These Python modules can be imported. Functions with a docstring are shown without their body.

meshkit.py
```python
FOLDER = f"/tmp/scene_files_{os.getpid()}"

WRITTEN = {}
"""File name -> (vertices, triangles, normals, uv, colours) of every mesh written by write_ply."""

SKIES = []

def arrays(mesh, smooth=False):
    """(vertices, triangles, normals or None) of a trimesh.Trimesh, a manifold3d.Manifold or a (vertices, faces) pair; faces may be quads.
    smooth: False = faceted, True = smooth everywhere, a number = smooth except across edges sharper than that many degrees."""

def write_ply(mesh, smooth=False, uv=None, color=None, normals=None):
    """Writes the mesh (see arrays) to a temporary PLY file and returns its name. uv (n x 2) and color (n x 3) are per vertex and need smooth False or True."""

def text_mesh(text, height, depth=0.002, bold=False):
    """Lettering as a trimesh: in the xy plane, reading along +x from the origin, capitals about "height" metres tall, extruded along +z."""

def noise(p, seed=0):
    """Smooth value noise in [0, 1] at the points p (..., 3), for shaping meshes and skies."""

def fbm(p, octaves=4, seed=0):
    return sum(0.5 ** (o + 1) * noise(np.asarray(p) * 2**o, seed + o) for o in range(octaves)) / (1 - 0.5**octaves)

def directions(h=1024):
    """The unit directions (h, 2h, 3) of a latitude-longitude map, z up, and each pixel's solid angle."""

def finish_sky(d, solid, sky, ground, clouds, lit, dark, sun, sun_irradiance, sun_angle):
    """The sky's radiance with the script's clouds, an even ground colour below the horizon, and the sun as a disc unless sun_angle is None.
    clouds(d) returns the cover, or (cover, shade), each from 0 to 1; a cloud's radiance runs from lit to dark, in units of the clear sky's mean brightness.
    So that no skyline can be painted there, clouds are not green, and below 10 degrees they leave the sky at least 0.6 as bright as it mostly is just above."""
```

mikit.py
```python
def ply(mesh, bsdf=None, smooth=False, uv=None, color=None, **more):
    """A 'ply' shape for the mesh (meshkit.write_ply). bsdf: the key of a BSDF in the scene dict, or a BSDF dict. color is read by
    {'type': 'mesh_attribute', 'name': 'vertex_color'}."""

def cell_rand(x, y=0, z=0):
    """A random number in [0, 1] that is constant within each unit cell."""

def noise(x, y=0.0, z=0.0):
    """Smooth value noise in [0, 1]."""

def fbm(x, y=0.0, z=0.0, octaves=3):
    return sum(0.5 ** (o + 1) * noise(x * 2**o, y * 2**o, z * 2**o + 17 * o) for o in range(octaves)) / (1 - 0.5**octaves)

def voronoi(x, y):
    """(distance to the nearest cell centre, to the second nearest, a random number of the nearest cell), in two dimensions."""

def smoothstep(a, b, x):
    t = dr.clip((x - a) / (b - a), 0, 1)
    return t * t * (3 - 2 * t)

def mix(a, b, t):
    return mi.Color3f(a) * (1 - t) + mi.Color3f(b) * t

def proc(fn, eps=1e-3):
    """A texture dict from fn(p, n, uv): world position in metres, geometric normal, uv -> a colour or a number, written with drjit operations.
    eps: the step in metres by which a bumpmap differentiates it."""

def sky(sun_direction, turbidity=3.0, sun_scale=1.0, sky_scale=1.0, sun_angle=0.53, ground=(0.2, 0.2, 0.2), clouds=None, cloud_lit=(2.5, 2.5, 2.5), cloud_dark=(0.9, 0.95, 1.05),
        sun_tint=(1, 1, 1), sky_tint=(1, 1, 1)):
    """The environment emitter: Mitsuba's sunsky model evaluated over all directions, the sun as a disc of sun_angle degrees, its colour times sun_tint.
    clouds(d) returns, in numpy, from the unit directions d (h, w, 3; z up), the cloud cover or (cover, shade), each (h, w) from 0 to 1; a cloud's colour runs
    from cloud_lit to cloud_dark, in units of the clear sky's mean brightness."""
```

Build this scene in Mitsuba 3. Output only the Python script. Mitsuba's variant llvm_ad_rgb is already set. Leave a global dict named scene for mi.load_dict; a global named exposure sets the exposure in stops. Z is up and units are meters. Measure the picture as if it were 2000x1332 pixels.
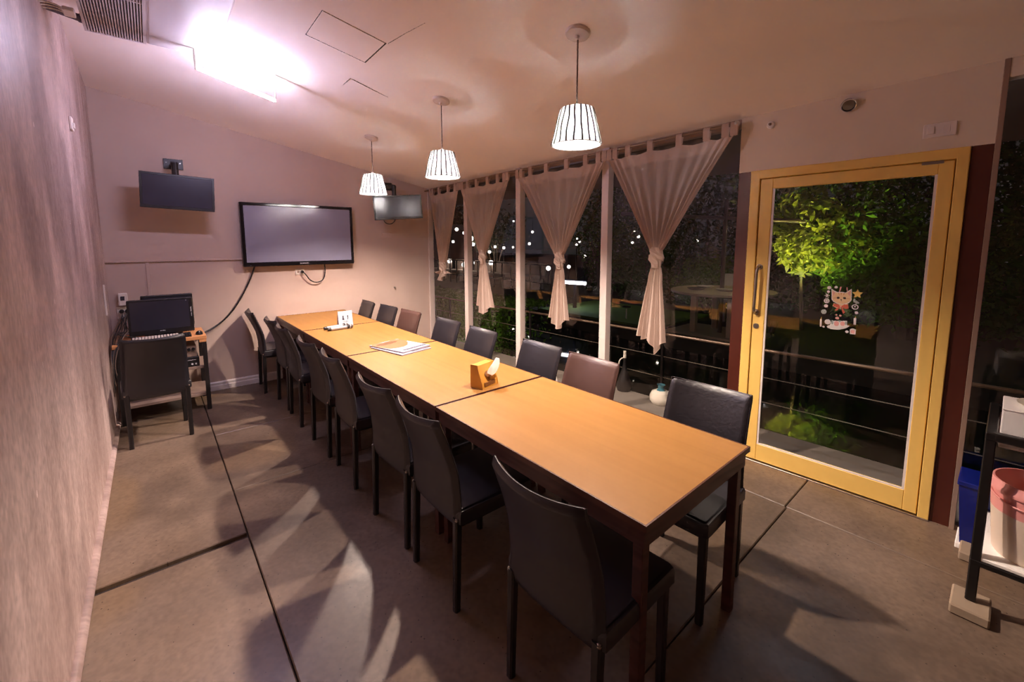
import math, random
import numpy as np
import trimesh
import shapely.geometry as sg
import shapely.affinity as sa
import mitsuba as mi
import drjit as dr
import mikit, meshkit

T = mi.ScalarTransform4f
scene, labels = {}, {}
rng = np.random.default_rng(7)
random.seed(7)

# ------------------------------------------------------------------ camera, sky, exposure
F, CX, CY = 828.5, 994.06, 567.98
YAW, PITCH, ROLL = 0.69978, 0.112723, 0.0034607
EYE = np.array([0, 0, 1.6])
_f = np.array([math.sin(YAW) * math.cos(PITCH), math.cos(YAW) * math.cos(PITCH), -math.sin(PITCH)])
_r = np.array([math.cos(YAW), -math.sin(YAW), 0])
_d = np.cross(_f, _r)
_d2 = -math.sin(ROLL) * _r + math.cos(ROLL) * _d
scene['camera'] = {
    'type': 'perspective', 'fov_axis': 'x', 'fov': math.degrees(2 * math.atan(1000 / F)),
    'principal_point_offset_x': -(CX - 1000) / 2000, 'principal_point_offset_y': -(CY - 666) / 1332,
    'near_clip': 0.02, 'far_clip': 300.0,
    'to_world': T().look_at(origin=EYE.tolist(), target=(EYE + _f).tolist(), up=(-_d2).tolist())}
exposure = 0.78
scene['night_sky'] = {'type': 'constant', 'sampling_weight': 1.0, 'radiance': {'type': 'rgb', 'value': [0.008, 0.008, 0.008]}}
BULB = 3300.0
LAMP_RGB = [1.0, 0.80, 0.68]
TUBE_RGB = [0.76, 0.68, 1.0]
TUBE = 185.0


# ------------------------------------------------------------------ colours and materials
def lin(c):
    c = np.asarray(c, float) / 255.0
    return np.where(c <= 0.04045, c / 12.92, ((c + 0.055) / 1.055) ** 2.4).tolist()


def rgb(v):
    return {'type': 'rgb', 'value': [float(x) for x in v]}


def pbr(name, color, rough=0.5, metal=0.0, spec=0.5, two=True, **kw):
    b = {'type': 'principled', 'base_color': color if isinstance(color, dict) else rgb(lin(color)), 'roughness': rough,
         'metallic': metal, 'specular': spec, **kw}
    scene[name] = {'type': 'twosided', 'bsdf': b} if two else b
    return name


def bumped(name, color, height, scale, rough=0.5, spec=0.5, **kw):
    b = {'type': 'principled', 'base_color': color if isinstance(color, dict) else rgb(lin(color)), 'roughness': rough, 'specular': spec, **kw}
    scene[name] = {'type': 'twosided', 'bsdf': {'type': 'bumpmap', 'arbitrary': height, 'scale': scale, 'bsdf': b}}
    return name


N, FB, SS, MX = mikit.noise, mikit.fbm, mikit.smoothstep, mikit.mix


def concrete_wall_color(p, n, uv):
    broad = FB(p.y * 1.1, p.z * 0.8, 3.1, 3)
    patch = FB(p.y * 3.2 + 4, p.z * 1.8, 5.5, 3)
    streak = FB(p.y * 10.0, p.z * 2.6, 7.7, 3)
    fine = FB(p.y * 60.0, p.z * 40.0, 2.0, 2)
    base = MX(lin([136, 114, 108]), lin([202, 180, 173]), SS(0.28, 0.74, 0.42 * broad + 0.38 * patch + 0.2 * streak))
    base = MX(base, lin([112, 94, 92]), 0.55 * SS(0.52, 0.70, FB(p.y * 1.7 + 9, p.z * 1.2, 0.0, 4)))
    d, s, r = mikit.voronoi(p.y * 7.0, p.z * 4.0)
    chip = dr.select((r > 0.955) & (d < 0.05), 1.0, 0.0)
    base = MX(base, lin([226, 212, 206]), 0.6 * chip)
    return base * (0.80 + 0.40 * fine)


def concrete_wall_height(p, n, uv):
    return 0.5 * FB(p.y * 12.0, p.z * 2.2, 1.0, 3) + 0.5 * FB(p.y * 30.0, p.z * 12.0, 4.0, 2)


def floor_color(p, n, uv):
    a = FB(p.x * 1.1, p.y * 1.1, 0.0, 3)
    b = FB(p.x * 3.4 + 5, p.y * 3.4, 2.0, 3)
    c = FB(p.x * 60.0, p.y * 60.0, 2.0, 2)
    base = MX(lin([78, 65, 55]), lin([114, 97, 83]), SS(0.3, 0.7, 0.6 * a + 0.4 * b))
    base = MX(base, lin([110, 88, 62]), 0.5 * SS(0.5, 0.7, FB(p.x * 2.0 + 3, p.y * 1.4, 9.0, 2)))
    d, s, r = mikit.voronoi(p.x * 42.0, p.y * 42.0)
    spot = dr.select((r > 0.93) & (d < 0.04 + 0.10 * (r - 0.93) / 0.07), 1.0, 0.0)
    base = MX(base, lin([50, 40, 34]), 0.75 * spot)
    return base * (0.84 + 0.32 * c)


def floor_rough(p, n, uv):
    return 0.30 + 0.28 * FB(p.x * 2.6, p.y * 2.6, 5.0, 3)


def paint_color(p, n, uv):
    return mi.Color3f(*lin([192, 170, 158])) * (0.95 + 0.10 * FB(p.x * 2.2, p.y * 2.2, p.z * 2.2, 2))


def ceil_color(p, n, uv):
    return mi.Color3f(*lin([244, 234, 226])) * (0.95 + 0.10 * FB(p.x * 1.6, p.y * 1.6, p.z * 2.2, 2))


def wood_top_color(p, n, uv):
    g = FB(p.x * 40.0, p.y * 1.6, 0.3, 3)
    w = FB(p.x * 3.0, p.y * 1.2, 4.0, 2)
    return MX(lin([136, 95, 47]), lin([144, 103, 54]), SS(0.25, 0.75, 0.5 * g + 0.5 * w))


def dark_wood_color(p, n, uv):
    g = FB(p.x * 6.0 + p.z * 50.0, p.y * 6.0, p.z * 3.0, 3)
    return MX(lin([50, 26, 22]), lin([78, 44, 36]), g)


def leather_height(p, n, uv):
    return FB(p.x * 90.0, p.y * 90.0, p.z * 90.0, 2)


bumped('concrete_wall', mikit.proc(concrete_wall_color), mikit.proc(concrete_wall_height, 4e-3), 0.0024, rough=0.42, spec=0.55)
pbr('concrete_floor', mikit.proc(floor_color), rough=mikit.proc(floor_rough), spec=0.5)
pbr('joint_dark', [48, 38, 34], 0.85)
pbr('wall_paint', mikit.proc(paint_color), 0.75, spec=0.3)
pbr('ceiling_paint', mikit.proc(ceil_color), 0.8, spec=0.25)
pbr('header_paint', [220, 206, 186], 0.7, spec=0.3)
pbr('white_trim', [226, 216, 208], 0.45)
pbr('cream_frame', [234, 194, 104], 0.42)
pbr('red_brown_post', [70, 24, 10], 0.45)
pbr('mullion_paint', [206, 190, 182], 0.4)
pbr('taupe_trim', [140, 116, 100], 0.5)
pbr('table_laminate', mikit.proc(wood_top_color), 0.5, spec=0.22)
pbr('table_edge', [74, 40, 26], 0.4)
pbr('table_frame', mikit.proc(dark_wood_color), 0.42)
bumped('black_leather', [28, 26, 31], mikit.proc(leather_height, 1e-3), 0.0012, rough=0.36, spec=0.6)
bumped('brown_leather', [70, 48, 42], mikit.proc(leather_height, 1e-3), 0.0012, rough=0.38, spec=0.6)
pbr('black_leg', [22, 20, 21], 0.35)
pbr('chrome', [205, 205, 210], 0.2, metal=1.0)
pbr('brushed_steel', [170, 160, 150], 0.32, metal=1.0)
pbr('black_plastic', [20, 20, 23], 0.35)
pbr('black_gloss', [12, 12, 16], 0.12)
pbr('screen_grey', [128, 128, 150], 0.22, spec=0.8)
pbr('screen_dark', [42, 42, 54], 0.22, spec=0.6)
pbr('white_plastic', [228, 220, 212], 0.35)
pbr('logo_grey', [205, 205, 212], 0.4)
pbr('cord_grey', [96, 80, 70], 0.5)
pbr('seam_dark', [60, 48, 44], 0.9)
pbr('canopy_white', [205, 190, 180], 0.5)
pbr('ac_white', [206, 200, 205], 0.45)
pbr('ac_slot', [96, 92, 110], 0.6)
pbr('desk_wood', [200, 140, 92], 0.45)
pbr('desk_shelf', [128, 108, 98], 0.6)
pbr('key_grey', [190, 182, 178], 0.5)
pbr('paper_white', [206, 196, 200], 0.6)
pbr('magazine_paper', [150, 138, 148], 0.5)
pbr('ink_dark', [52, 52, 70], 0.6)
pbr('cover_orange', [176, 92, 58], 0.4)
pbr('cover_brown', [96, 62, 34], 0.4)
pbr('bamboo', [190, 136, 56], 0.4)
pbr('bamboo_dark', [120, 78, 40], 0.5)
pbr('silver_mic', [176, 172, 176], 0.35, metal=0.4)
pbr('mic_mesh', [110, 104, 104], 0.4, metal=0.8)
pbr('deck_stone', [112, 104, 94], 0.8)
pbr('rail_metal', [120, 100, 80], 0.35, metal=0.6)
pbr('rail_wire', [150, 140, 125], 0.35, metal=0.7)
pbr('soil', [46, 44, 34], 0.95)
pbr('lawn', [88, 104, 50], 0.95)
pbr('bark', [92, 78, 64], 0.9)
pbr('pale_bark', [170, 150, 134], 0.85)
pbr('stone_table', [176, 156, 126], 0.6)
pbr('black_steel', [26, 24, 24], 0.4, metal=0.3)
pbr('block_stone', [150, 132, 112], 0.9)
pbr('ceramic', [222, 214, 196], 0.2)
pbr('teal_glaze', [60, 130, 146], 0.25)
pbr('far_roof', [150, 146, 150], 0.8)
pbr('far_wall', [70, 68, 78], 0.8)
pbr('far_white', [205, 190, 180], 0.8)
pbr('pond_water', [8, 12, 10], 0.03, spec=0.6)
pbr('blue_plastic', [14, 28, 110], 0.3)
pbr('pink_plastic', [222, 150, 142], 0.35)
pbr('cloudy_plastic', [214, 196, 176], 0.4)
pbr('eave_board', [70, 62, 54], 0.8)
pbr('sticker_white', [240, 238, 232], 0.6)
pbr('sticker_cream', [240, 208, 160], 0.6)
pbr('sticker_tan', [206, 150, 98], 0.6)
pbr('sticker_dark', [52, 36, 30], 0.6)
pbr('sticker_red', [196, 92, 70], 0.6)
pbr('sticker_pink', [226, 168, 158], 0.6)
pbr('sticker_green', [74, 92, 56], 0.6)
pbr('sticker_gold', [232, 204, 112], 0.6)
pbr('sticker_grey', [160, 168, 160], 0.6)
scene['glass'] = {'type': 'thindielectric', 'int_ior': 1.5}


def thin(name, color, trans, rough=0.7):
    scene[name] = {'type': 'principledthin', 'base_color': rgb(lin(color)), 'roughness': rough, 'diff_trans': trans, 'spec_trans': 0.0}
    return name


thin('sheer_cloth_weave', [222, 200, 186], 0.9)
scene['sheer_cloth'] = {'type': 'mask', 'opacity': 0.66, 'bsdf': {'type': 'ref', 'id': 'sheer_cloth_weave'}}
thin('cloth', [212, 190, 176], 0.8)
thin('shade_paper', [254, 252, 249], 1.7)
thin('tissue', [248, 244, 240], 0.8)
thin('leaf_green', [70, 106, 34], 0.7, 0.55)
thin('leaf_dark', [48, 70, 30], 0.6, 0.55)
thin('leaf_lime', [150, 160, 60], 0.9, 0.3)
thin('leaf_grey', [104, 108, 84], 0.6, 0.4)


def glow(power, color, weight=1.0):
    return {'type': 'area', 'radiance': rgb([power * c for c in color]), 'sampling_weight': float(weight)}


# ------------------------------------------------------------------ mesh helpers
def cat(*m):
    return trimesh.util.concatenate([x for x in m if x is not None])


def box(x0, x1, y0, y1, z0, z1, bevel=0.0):
    x0, x1, y0, y1, z0, z1 = min(x0, x1), max(x0, x1), min(y0, y1), max(y0, y1), min(z0, z1), max(z0, z1)
    if bevel <= 0:
        m = trimesh.creation.box([x1 - x0, y1 - y0, z1 - z0])
        m.apply_translation([(x0 + x1) / 2, (y0 + y1) / 2, (z0 + z1) / 2])
        return m
    b = min(bevel, (x1 - x0) / 2.01, (y1 - y0) / 2.01, (z1 - z0) / 2.01)
    pts = []
    for sx in (0, 1):
        for sy in (0, 1):
            for sz in (0, 1):
                c = [x1 if sx else x0, y1 if sy else y0, z1 if sz else z0]
                s = [-1 if sx else 1, -1 if sy else 1, -1 if sz else 1]
                for k in range(3):
                    q = [c[j] + (0 if j == k else s[j] * b) for j in range(3)]
                    pts.append(q)
    return trimesh.convex.convex_hull(np.array(pts))


def hull(pts):
    return trimesh.convex.convex_hull(np.array(pts, float))


def rbox(x0, x1, y0, y1, z0, z1, r, n=3):
    """A box with round edges."""
    s = trimesh.creation.icosphere(subdivisions=n - 1, radius=r).vertices
    pts = [s + np.array([x, y, z]) for x in (x0 + r, x1 - r) for y in (y0 + r, y1 - r) for z in (z0 + r, z1 - r)]
    return trimesh.convex.convex_hull(np.vstack(pts))


def grid_faces(n, m, wrap=False, flip=False):
    f = []
    for i in range(n - 1):
        for j in range(m if wrap else m - 1):
            a, b, c, d = i * m + j, i * m + (j + 1) % m, (i + 1) * m + (j + 1) % m, (i + 1) * m + j
            f += [[a, b, c], [a, c, d]] if not flip else [[a, c, b], [a, d, c]]
    return np.array(f)


def tube(path, r, n=8, caps=True):
    p = np.asarray(path, float)
    k = len(p)
    rr = np.broadcast_to(r, (k,))
    t = np.gradient(p, axis=0)
    t /= np.linalg.norm(t, axis=1, keepdims=True) + 1e-12
    a = np.array([0, 0, 1.0]) if abs(t[0][2]) < 0.9 else np.array([1.0, 0, 0])
    V = []
    for i in range(k):
        a = a - t[i] * (a @ t[i])
        a /= np.linalg.norm(a) + 1e-12
        b = np.cross(t[i], a)
        ang = np.arange(n) * 2 * np.pi / n
        V.append(p[i] + rr[i] * (np.cos(ang)[:, None] * a + np.sin(ang)[:, None] * b))
    V = np.vstack(V)
    f = grid_faces(k, n, True)
    if caps:
        V = np.vstack([V, p[0], p[-1]])
        c0, c1 = k * n, k * n + 1
        f = np.vstack([f, [[c0, (j + 1) % n, j] for j in range(n)], [[c1, (k - 1) * n + j, (k - 1) * n + (j + 1) % n] for j in range(n)]])
    return trimesh.Trimesh(V, f, process=False)


def spline(pts, n=40):
    from scipy.interpolate import CubicSpline
    p = np.asarray(pts, float)
    d = np.r_[0, np.cumsum(np.linalg.norm(np.diff(p, axis=0), axis=1))]
    return CubicSpline(d, p)(np.linspace(0, d[-1], n))


def lathe(profile, n=32, center=(0, 0, 0)):
    p = np.asarray(profile, float)
    ang = np.arange(n) * 2 * np.pi / n
    V = np.stack([p[:, None, 0] * np.cos(ang), p[:, None, 0] * np.sin(ang), np.broadcast_to(p[:, None, 1], (len(p), n))], -1).reshape(-1, 3)
    m = trimesh.Trimesh(V + np.asarray(center), grid_faces(len(p), n, True), process=False)
    return m


def cyl(p0, p1, r, n=16):
    return tube([p0, p1], r, n)


def ball(c, r, s=2, scale=(1, 1, 1)):
    m = trimesh.creation.icosphere(subdivisions=s, radius=r)
    m.apply_scale(scale)
    m.apply_translation(c)
    return m


def prism(poly, depth):
    geoms = getattr(poly, 'geoms', [poly])
    return cat(*[trimesh.creation.extrude_polygon(g, depth, engine='earcut') for g in geoms if g.area > 0])


def place(mesh, mat4):
    m = mesh.copy()
    m.apply_transform(mat4)
    return m


# the window wall leans 2 degrees out of the room's axis: u outwards, s along it away from the camera, z up
_a = math.atan(0.035)
WALL = np.array([[math.cos(_a), -math.sin(_a), 0, 3.333], [math.sin(_a), math.cos(_a), 0, 0], [0, 0, 1, 0], [0, 0, 0, 1.0]])


def W(mesh):
    return place(mesh, WALL)


def wp(u, s, z):
    return (WALL @ np.array([u, s, z, 1.0]))[:3]


def eave(s):
    return 2.495 - 0.0217 * s


def ceil_z(x, y):
    return 2.495 + 0.186 * (3.33 - x) - 0.0282 * y


# ------------------------------------------------------------------ entries
count = {}


def new_key(name, parent=None):
    base = (parent + '__' if parent else '') + name
    k = count.get(base, -1) + 1
    count[base] = k
    return base if k == 0 else f'{base}_{k:03d}'


def tag(key, label=None, cat_=None, group=None, kind=None):
    e = {}
    if label: e['label'] = label
    if cat_: e['category'] = cat_
    if group: e['group'] = group
    if kind: e['kind'] = kind
    if e: labels[key] = e


def thing(name, label, cat_, group=None, kind=None):
    k = new_key(name)
    tag(k, label, cat_, group, kind)
    return k


def obj(name, mesh, mat, parent=None, label=None, cat_=None, group=None, kind=None, smooth=False, **more):
    k = new_key(name, parent)
    scene[k] = mikit.ply(mesh, mat, smooth=smooth, **more)
    tag(k, label, cat_, group, kind)
    return k


def put(name, ply, parent, xf, label=None):
    k = new_key(name, parent)
    scene[k] = {**ply, 'to_world': xf}
    tag(k, label)
    return k


# ================================================================== THE SETTING
# floor: concrete slabs over a dark bed
Y0, Y1 = -2.6, 5.53
obj('floor', box(-0.6, 3.7, Y0 - 0.2, 5.75, -0.12, -0.022), 'joint_dark', label='dark bed under the concrete floor slabs', kind='structure')
g = 0.003


def slab(x0, x1, y0, y1, z=0.0):
    return box(x0 + g, x1 - g, y0 + g, y1 - g, -0.06, z, 0.004)


for x0, x1, ys in ((-0.36, 0.298, [Y0, 0.1, 2.585, 2.625, 5.6]), (0.298, 2.84, [Y0, -1.5, 0.76, 3.15, 4.2, 5.6]), (2.84, 3.42, [Y0, 0.77, 5.6])):
    for a, b in zip(ys[:-1], ys[1:]):
        if b - a < 0.1:
            continue
        obj('slab', slab(x0, x1, a, b), 'concrete_floor', 'floor')
obj('baseboard_left', W(box(0, 0, 0, 0, 0, 0)) if False else tube([[-0.337, Y0, 0.012], [-0.337, 5.53, 0.012]], 0.026, 10), 'concrete_wall',
    label='rounded concrete kerb along the foot of the concrete wall', kind='structure', smooth=40)
# walls
obj('wall_left', box(-0.55, -0.337, Y0, 5.53, -0.02, 3.4), 'concrete_wall', label='rough streaked concrete wall on the left', kind='structure')
obj('wall_back', box(-0.6, wp(0, 5.53, 0)[0], 5.53, 5.68, -0.02, 3.3), 'wall_paint', label='pinkish beige painted wall at the far end', kind='structure')
obj('wall_front', box(-0.6, 3.5, Y0 - 0.15, Y0, -0.02, 3.4), 'wall_paint', label='painted wall at the near end', kind='structure')
cv = []
for (x, y) in ((-0.5, Y0 - 0.1), (3.44 + 0.1, Y0 - 0.1), (3.333 - 0.035 * 5.6 + 0.10, 5.64), (-0.5, 5.64)):
    cv.append([x, y, ceil_z(x, y)])
cv += [[x, y, z + 0.2] for x, y, z in cv]
obj('ceiling', hull(cv), 'ceiling_paint', label='sloping beige painted ceiling', kind='structure')


def ceil_plate(x0, x1, y0, y1, dz0, dz1):
    return hull([[x, y, ceil_z(x, y) - d] for x in (x0, x1) for y in (y0, y1) for d in (dz0, dz1)])


obj('access_panel', ceil_plate(0.836, 1.196, 2.593, 2.915, -0.01, 0.002), 'ceiling_paint', 'ceiling')
obj('panel_gap', cat(ceil_plate(0.83, 1.206, 2.915, 2.922, -0.01, 0.0012), ceil_plate(1.197, 1.204, 2.587, 2.922, -0.01, 0.0012),
                     ceil_plate(0.832, 1.2, 2.588, 2.591, -0.01, 0.0008), ceil_plate(0.830, 0.833, 2.588, 2.92, -0.01, 0.0006)), 'joint_dark', 'ceiling')


def crack(pts, r):
    return tube([[x, y, ceil_z(x, y) - 0.0003] for x, y in pts], r, 5)


obj('crack', crack([(1.213, 3.375), (1.2145, 3.23), (1.26, 3.236), (1.34, 3.247), (1.43, 3.262), (1.52, 3.272)], [0.0012, 0.003, 0.003, 0.0032, 0.0022, 0.001]), 'joint_dark', 'ceiling')
obj('crack', crack([(1.212, 2.58), (1.235, 2.40), (1.265, 2.22)], [0.0016, 0.001, 0.0008]), 'joint_dark', 'ceiling')
# white ogee baseboard along the far wall
prof = sg.Polygon([(0, 0), (0.016, 0), (0.016, 0.05), (0.012, 0.058), (0.012, 0.082), (0.005, 0.092), (0, 0.096)])
bb = prism(prof, 3.44)
bb.apply_transform(np.array([[0, 0, 1, -0.335], [-1, 0, 0, 5.53], [0, 1, 0, 0], [0, 0, 0, 1.0]]))
obj('baseboard_back', bb, 'white_trim', label='white moulded baseboard along the far wall', kind='structure')

# window wall: header over the door, posts, mullions, panes
hz = lambda s: eave(s) + 0.02
hd = hull([[u, s, z] for u in (-0.012, 0.06) for s, z in ((0.110, 2.093), (1.322, 2.091), (0.110, hz(0.110)), (1.322, hz(1.322)))])
obj('wall_right', W(hd), 'header_paint', label='beige painted panel above the glass door', kind='structure')
obj('trim_1', W(box(-0.004, 0.075, 1.240, 1.325, -0.02, 2.10, 0.002)), 'red_brown_post', label='red brown post between the windows and the door', kind='structure')
obj('trim_2', W(box(-0.004, 0.075, 0.110, 0.190, -0.02, 2.10, 0.002)), 'red_brown_post', label='dark brown post at the hinge side of the door', kind='structure')
obj('trim_3', W(box(-0.02, 0.06, 0.088, 0.110, -0.02, 2.56, 0.002)), 'taupe_trim', label='narrow taupe strip beside the hinge post', kind='structure')
obj('trim_4', W(hull([[u, s, z] for u in (-0.015, 0.06) for s in (-2.6, 0.088) for z in (2.405 - 0.0 * s, 2.60)])), 'header_paint', label='beige strip above the rightmost pane', kind='structure')
obj('trim_5', W(hull([[u, s, z] for u in (-0.0, 0.06) for s, z in ((1.325, eave(1.325) - 0.055), (5.53, eave(5.53) - 0.055), (1.325, eave(1.325) + 0.03), (5.53, eave(5.53) + 0.03))])),
    'taupe_trim', label='head rail above the tall windows', kind='structure')
mull = [(2.42, 2.495), (3.58, 3.655), (4.57, 4.645), (5.50, 5.53)]
edges = [1.325, 2.42, 2.495, 3.58, 3.655, 4.57, 4.645, 5.50]
for i in range(4):
    w = f'window_{i + 1}'
    s0, s1 = edges[2 * i], edges[2 * i + 1]
    labels[w] = {'label': f'tall fixed window pane, number {i + 1} counted from the door', 'kind': 'structure'}
    top = eave((s0 + s1) / 2) - 0.05
    obj('mullion', W(box(-0.03, 0.05, mull[i][0], mull[i][1], -0.02, eave(mull[i][1]) + 0.02, 0.003)), 'mullion_paint', w)
    obj('sill', W(box(-0.005, 0.05, s0, s1, -0.02, 0.025, 0.003)), 'taupe_trim', w)
    obj('pane', W(trimesh.Trimesh([[0.02, s0, 0.02], [0.02, s1, 0.02], [0.02, s1, top], [0.02, s0, top]], [[0, 1, 2], [0, 2, 3]])), 'glass', w)
labels['window_5'] = {'label': 'dark window pane right of the door', 'kind': 'structure'}
obj('pane', W(trimesh.Trimesh([[0.02, -2.6, 0.02], [0.02, 0.09, 0.02], [0.02, 0.09, 2.42], [0.02, -2.6, 2.42]], [[0, 1, 2], [0, 2, 3]])), 'glass', 'window_5')
obj('sill', W(box(-0.005, 0.05, -2.6, 0.088, -0.02, 0.025, 0.003)), 'taupe_trim', 'window_5')

# the door
labels['door_1'] = {'label': 'glass door in a cream painted timber frame', 'kind': 'structure'}
D = 'door_1'
obj('frame', W(cat(box(-0.022, 0.07, 1.180, 1.239, 0, 2.092, 0.003), box(-0.022, 0.07, 0.191, 0.239, 0, 2.092, 0.003), box(-0.0215, 0.07, 0.191, 1.239, 2.036, 2.092, 0.003),
                   box(0.03, 0.06, 1.16, 1.18, 0, 2.03), box(0.03, 0.06, 0.239, 0.26, 0, 2.03))), 'cream_frame', D)
obj('leaf', W(cat(box(-0.012, 0.03, 1.100, 1.176, 0.012, 2.03, 0.003), box(-0.012, 0.03, 0.244, 0.304, 0.012, 2.03, 0.003),
                  box(-0.0115, 0.03, 0.304, 1.100, 1.962, 2.03, 0.003), box(-0.0115, 0.03, 0.304, 1.100, 0.012, 0.135, 0.003))), 'cream_frame', D)
obj('glazing_bead', W(cat(box(-0.008, 0.004, 1.088, 1.102, 0.13, 1.965), box(-0.008, 0.004, 0.302, 0.316, 0.13, 1.965), box(-0.008, 0.004, 0.302, 1.102, 0.130, 0.142))), 'white_trim', D)
obj('pane', W(trimesh.Trimesh([[0.008, 0.30, 0.13], [0.008, 1.104, 0.13], [0.008, 1.104, 1.966], [0.008, 0.30, 1.966]], [[0, 1, 2], [0, 2, 3]])), 'glass', D)
obj('threshold', W(box(-0.03, 0.06, 0.19, 1.24, -0.02, 0.008, 0.002)), 'brushed_steel', D)
hp = spline([[-0.012, 1.150, 1.425], [-0.045, 1.150, 1.425], [-0.062, 1.151, 1.405], [-0.066, 1.152, 1.37], [-0.066, 1.155, 1.16], [-0.062, 1.156, 1.125], [-0.045, 1.156, 1.105], [-0.012, 1.156, 1.105]], 50)
hk = obj('handle', W(tube(hp, 0.0095, 10)), 'brushed_steel', D, smooth=50)
obj('rose', W(cat(cyl([-0.012, 1.150, 1.425], [-0.018, 1.150, 1.425], 0.02), cyl([-0.012, 1.156, 1.105], [-0.018, 1.156, 1.105], 0.02))), 'brushed_steel', hk, smooth=50)
obj('lock', W(cat(cyl([-0.011, 1.150, 1.003], [-0.017, 1.150, 1.003], 0.019), cyl([-0.017, 1.150, 1.003], [-0.021, 1.150, 1.003], 0.009))), 'brushed_steel', D, smooth=50)
obj('stay', W(cat(box(-0.016, -0.010, 0.285, 0.372, 2.018, 2.034, 0.001), cyl([-0.016, 0.30, 2.026], [-0.02, 0.30, 2.026], 0.006, 10), cyl([-0.016, 0.345, 2.026], [-0.02, 0.345, 2.026], 0.006, 10))),
    'brushed_steel', D)

# fittings on the header panel
k = thing('smoke_detector', 'small round white detector base on the beige panel near the curtain end', 'detector')
obj('base', W(lathe([(0, 0), (0.026, 0), (0.026, 0.006), (0.02, 0.012), (0, 0.012)], 24).apply_transform(np.array([[0, 0, -1, -0.012], [0, 1, 0, 1.134], [1, 0, 0, 2.385], [0, 0, 0, 1.0]]))), 'white_plastic', k, smooth=30)
obj('core', W(lathe([(0, 0), (0.009, 0), (0.007, 0.012), (0, 0.013)], 16).apply_transform(np.array([[0, 0, -1, -0.024], [0, 1, 0, 1.138], [1, 0, 0, 2.39], [0, 0, 0, 1.0]]))), 'taupe_trim', k, smooth=30)
k = thing('wall_spotlight', 'round unlit spotlight fitting high above the glass door', 'light fitting')
RT = np.array([[0.35, 0, -0.94, -0.012], [0, 1, 0, 0.724], [0.94, 0, 0.35, 2.43], [0, 0, 0, 1.0]])
sp_ = lathe([(0, 0.0), (0.018, 0.0), (0.024, 0.012), (0.036, 0.03), (0.037, 0.045), (0.032, 0.047), (0.028, 0.036), (0.012, 0.022), (0, 0.02)], 28)
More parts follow.
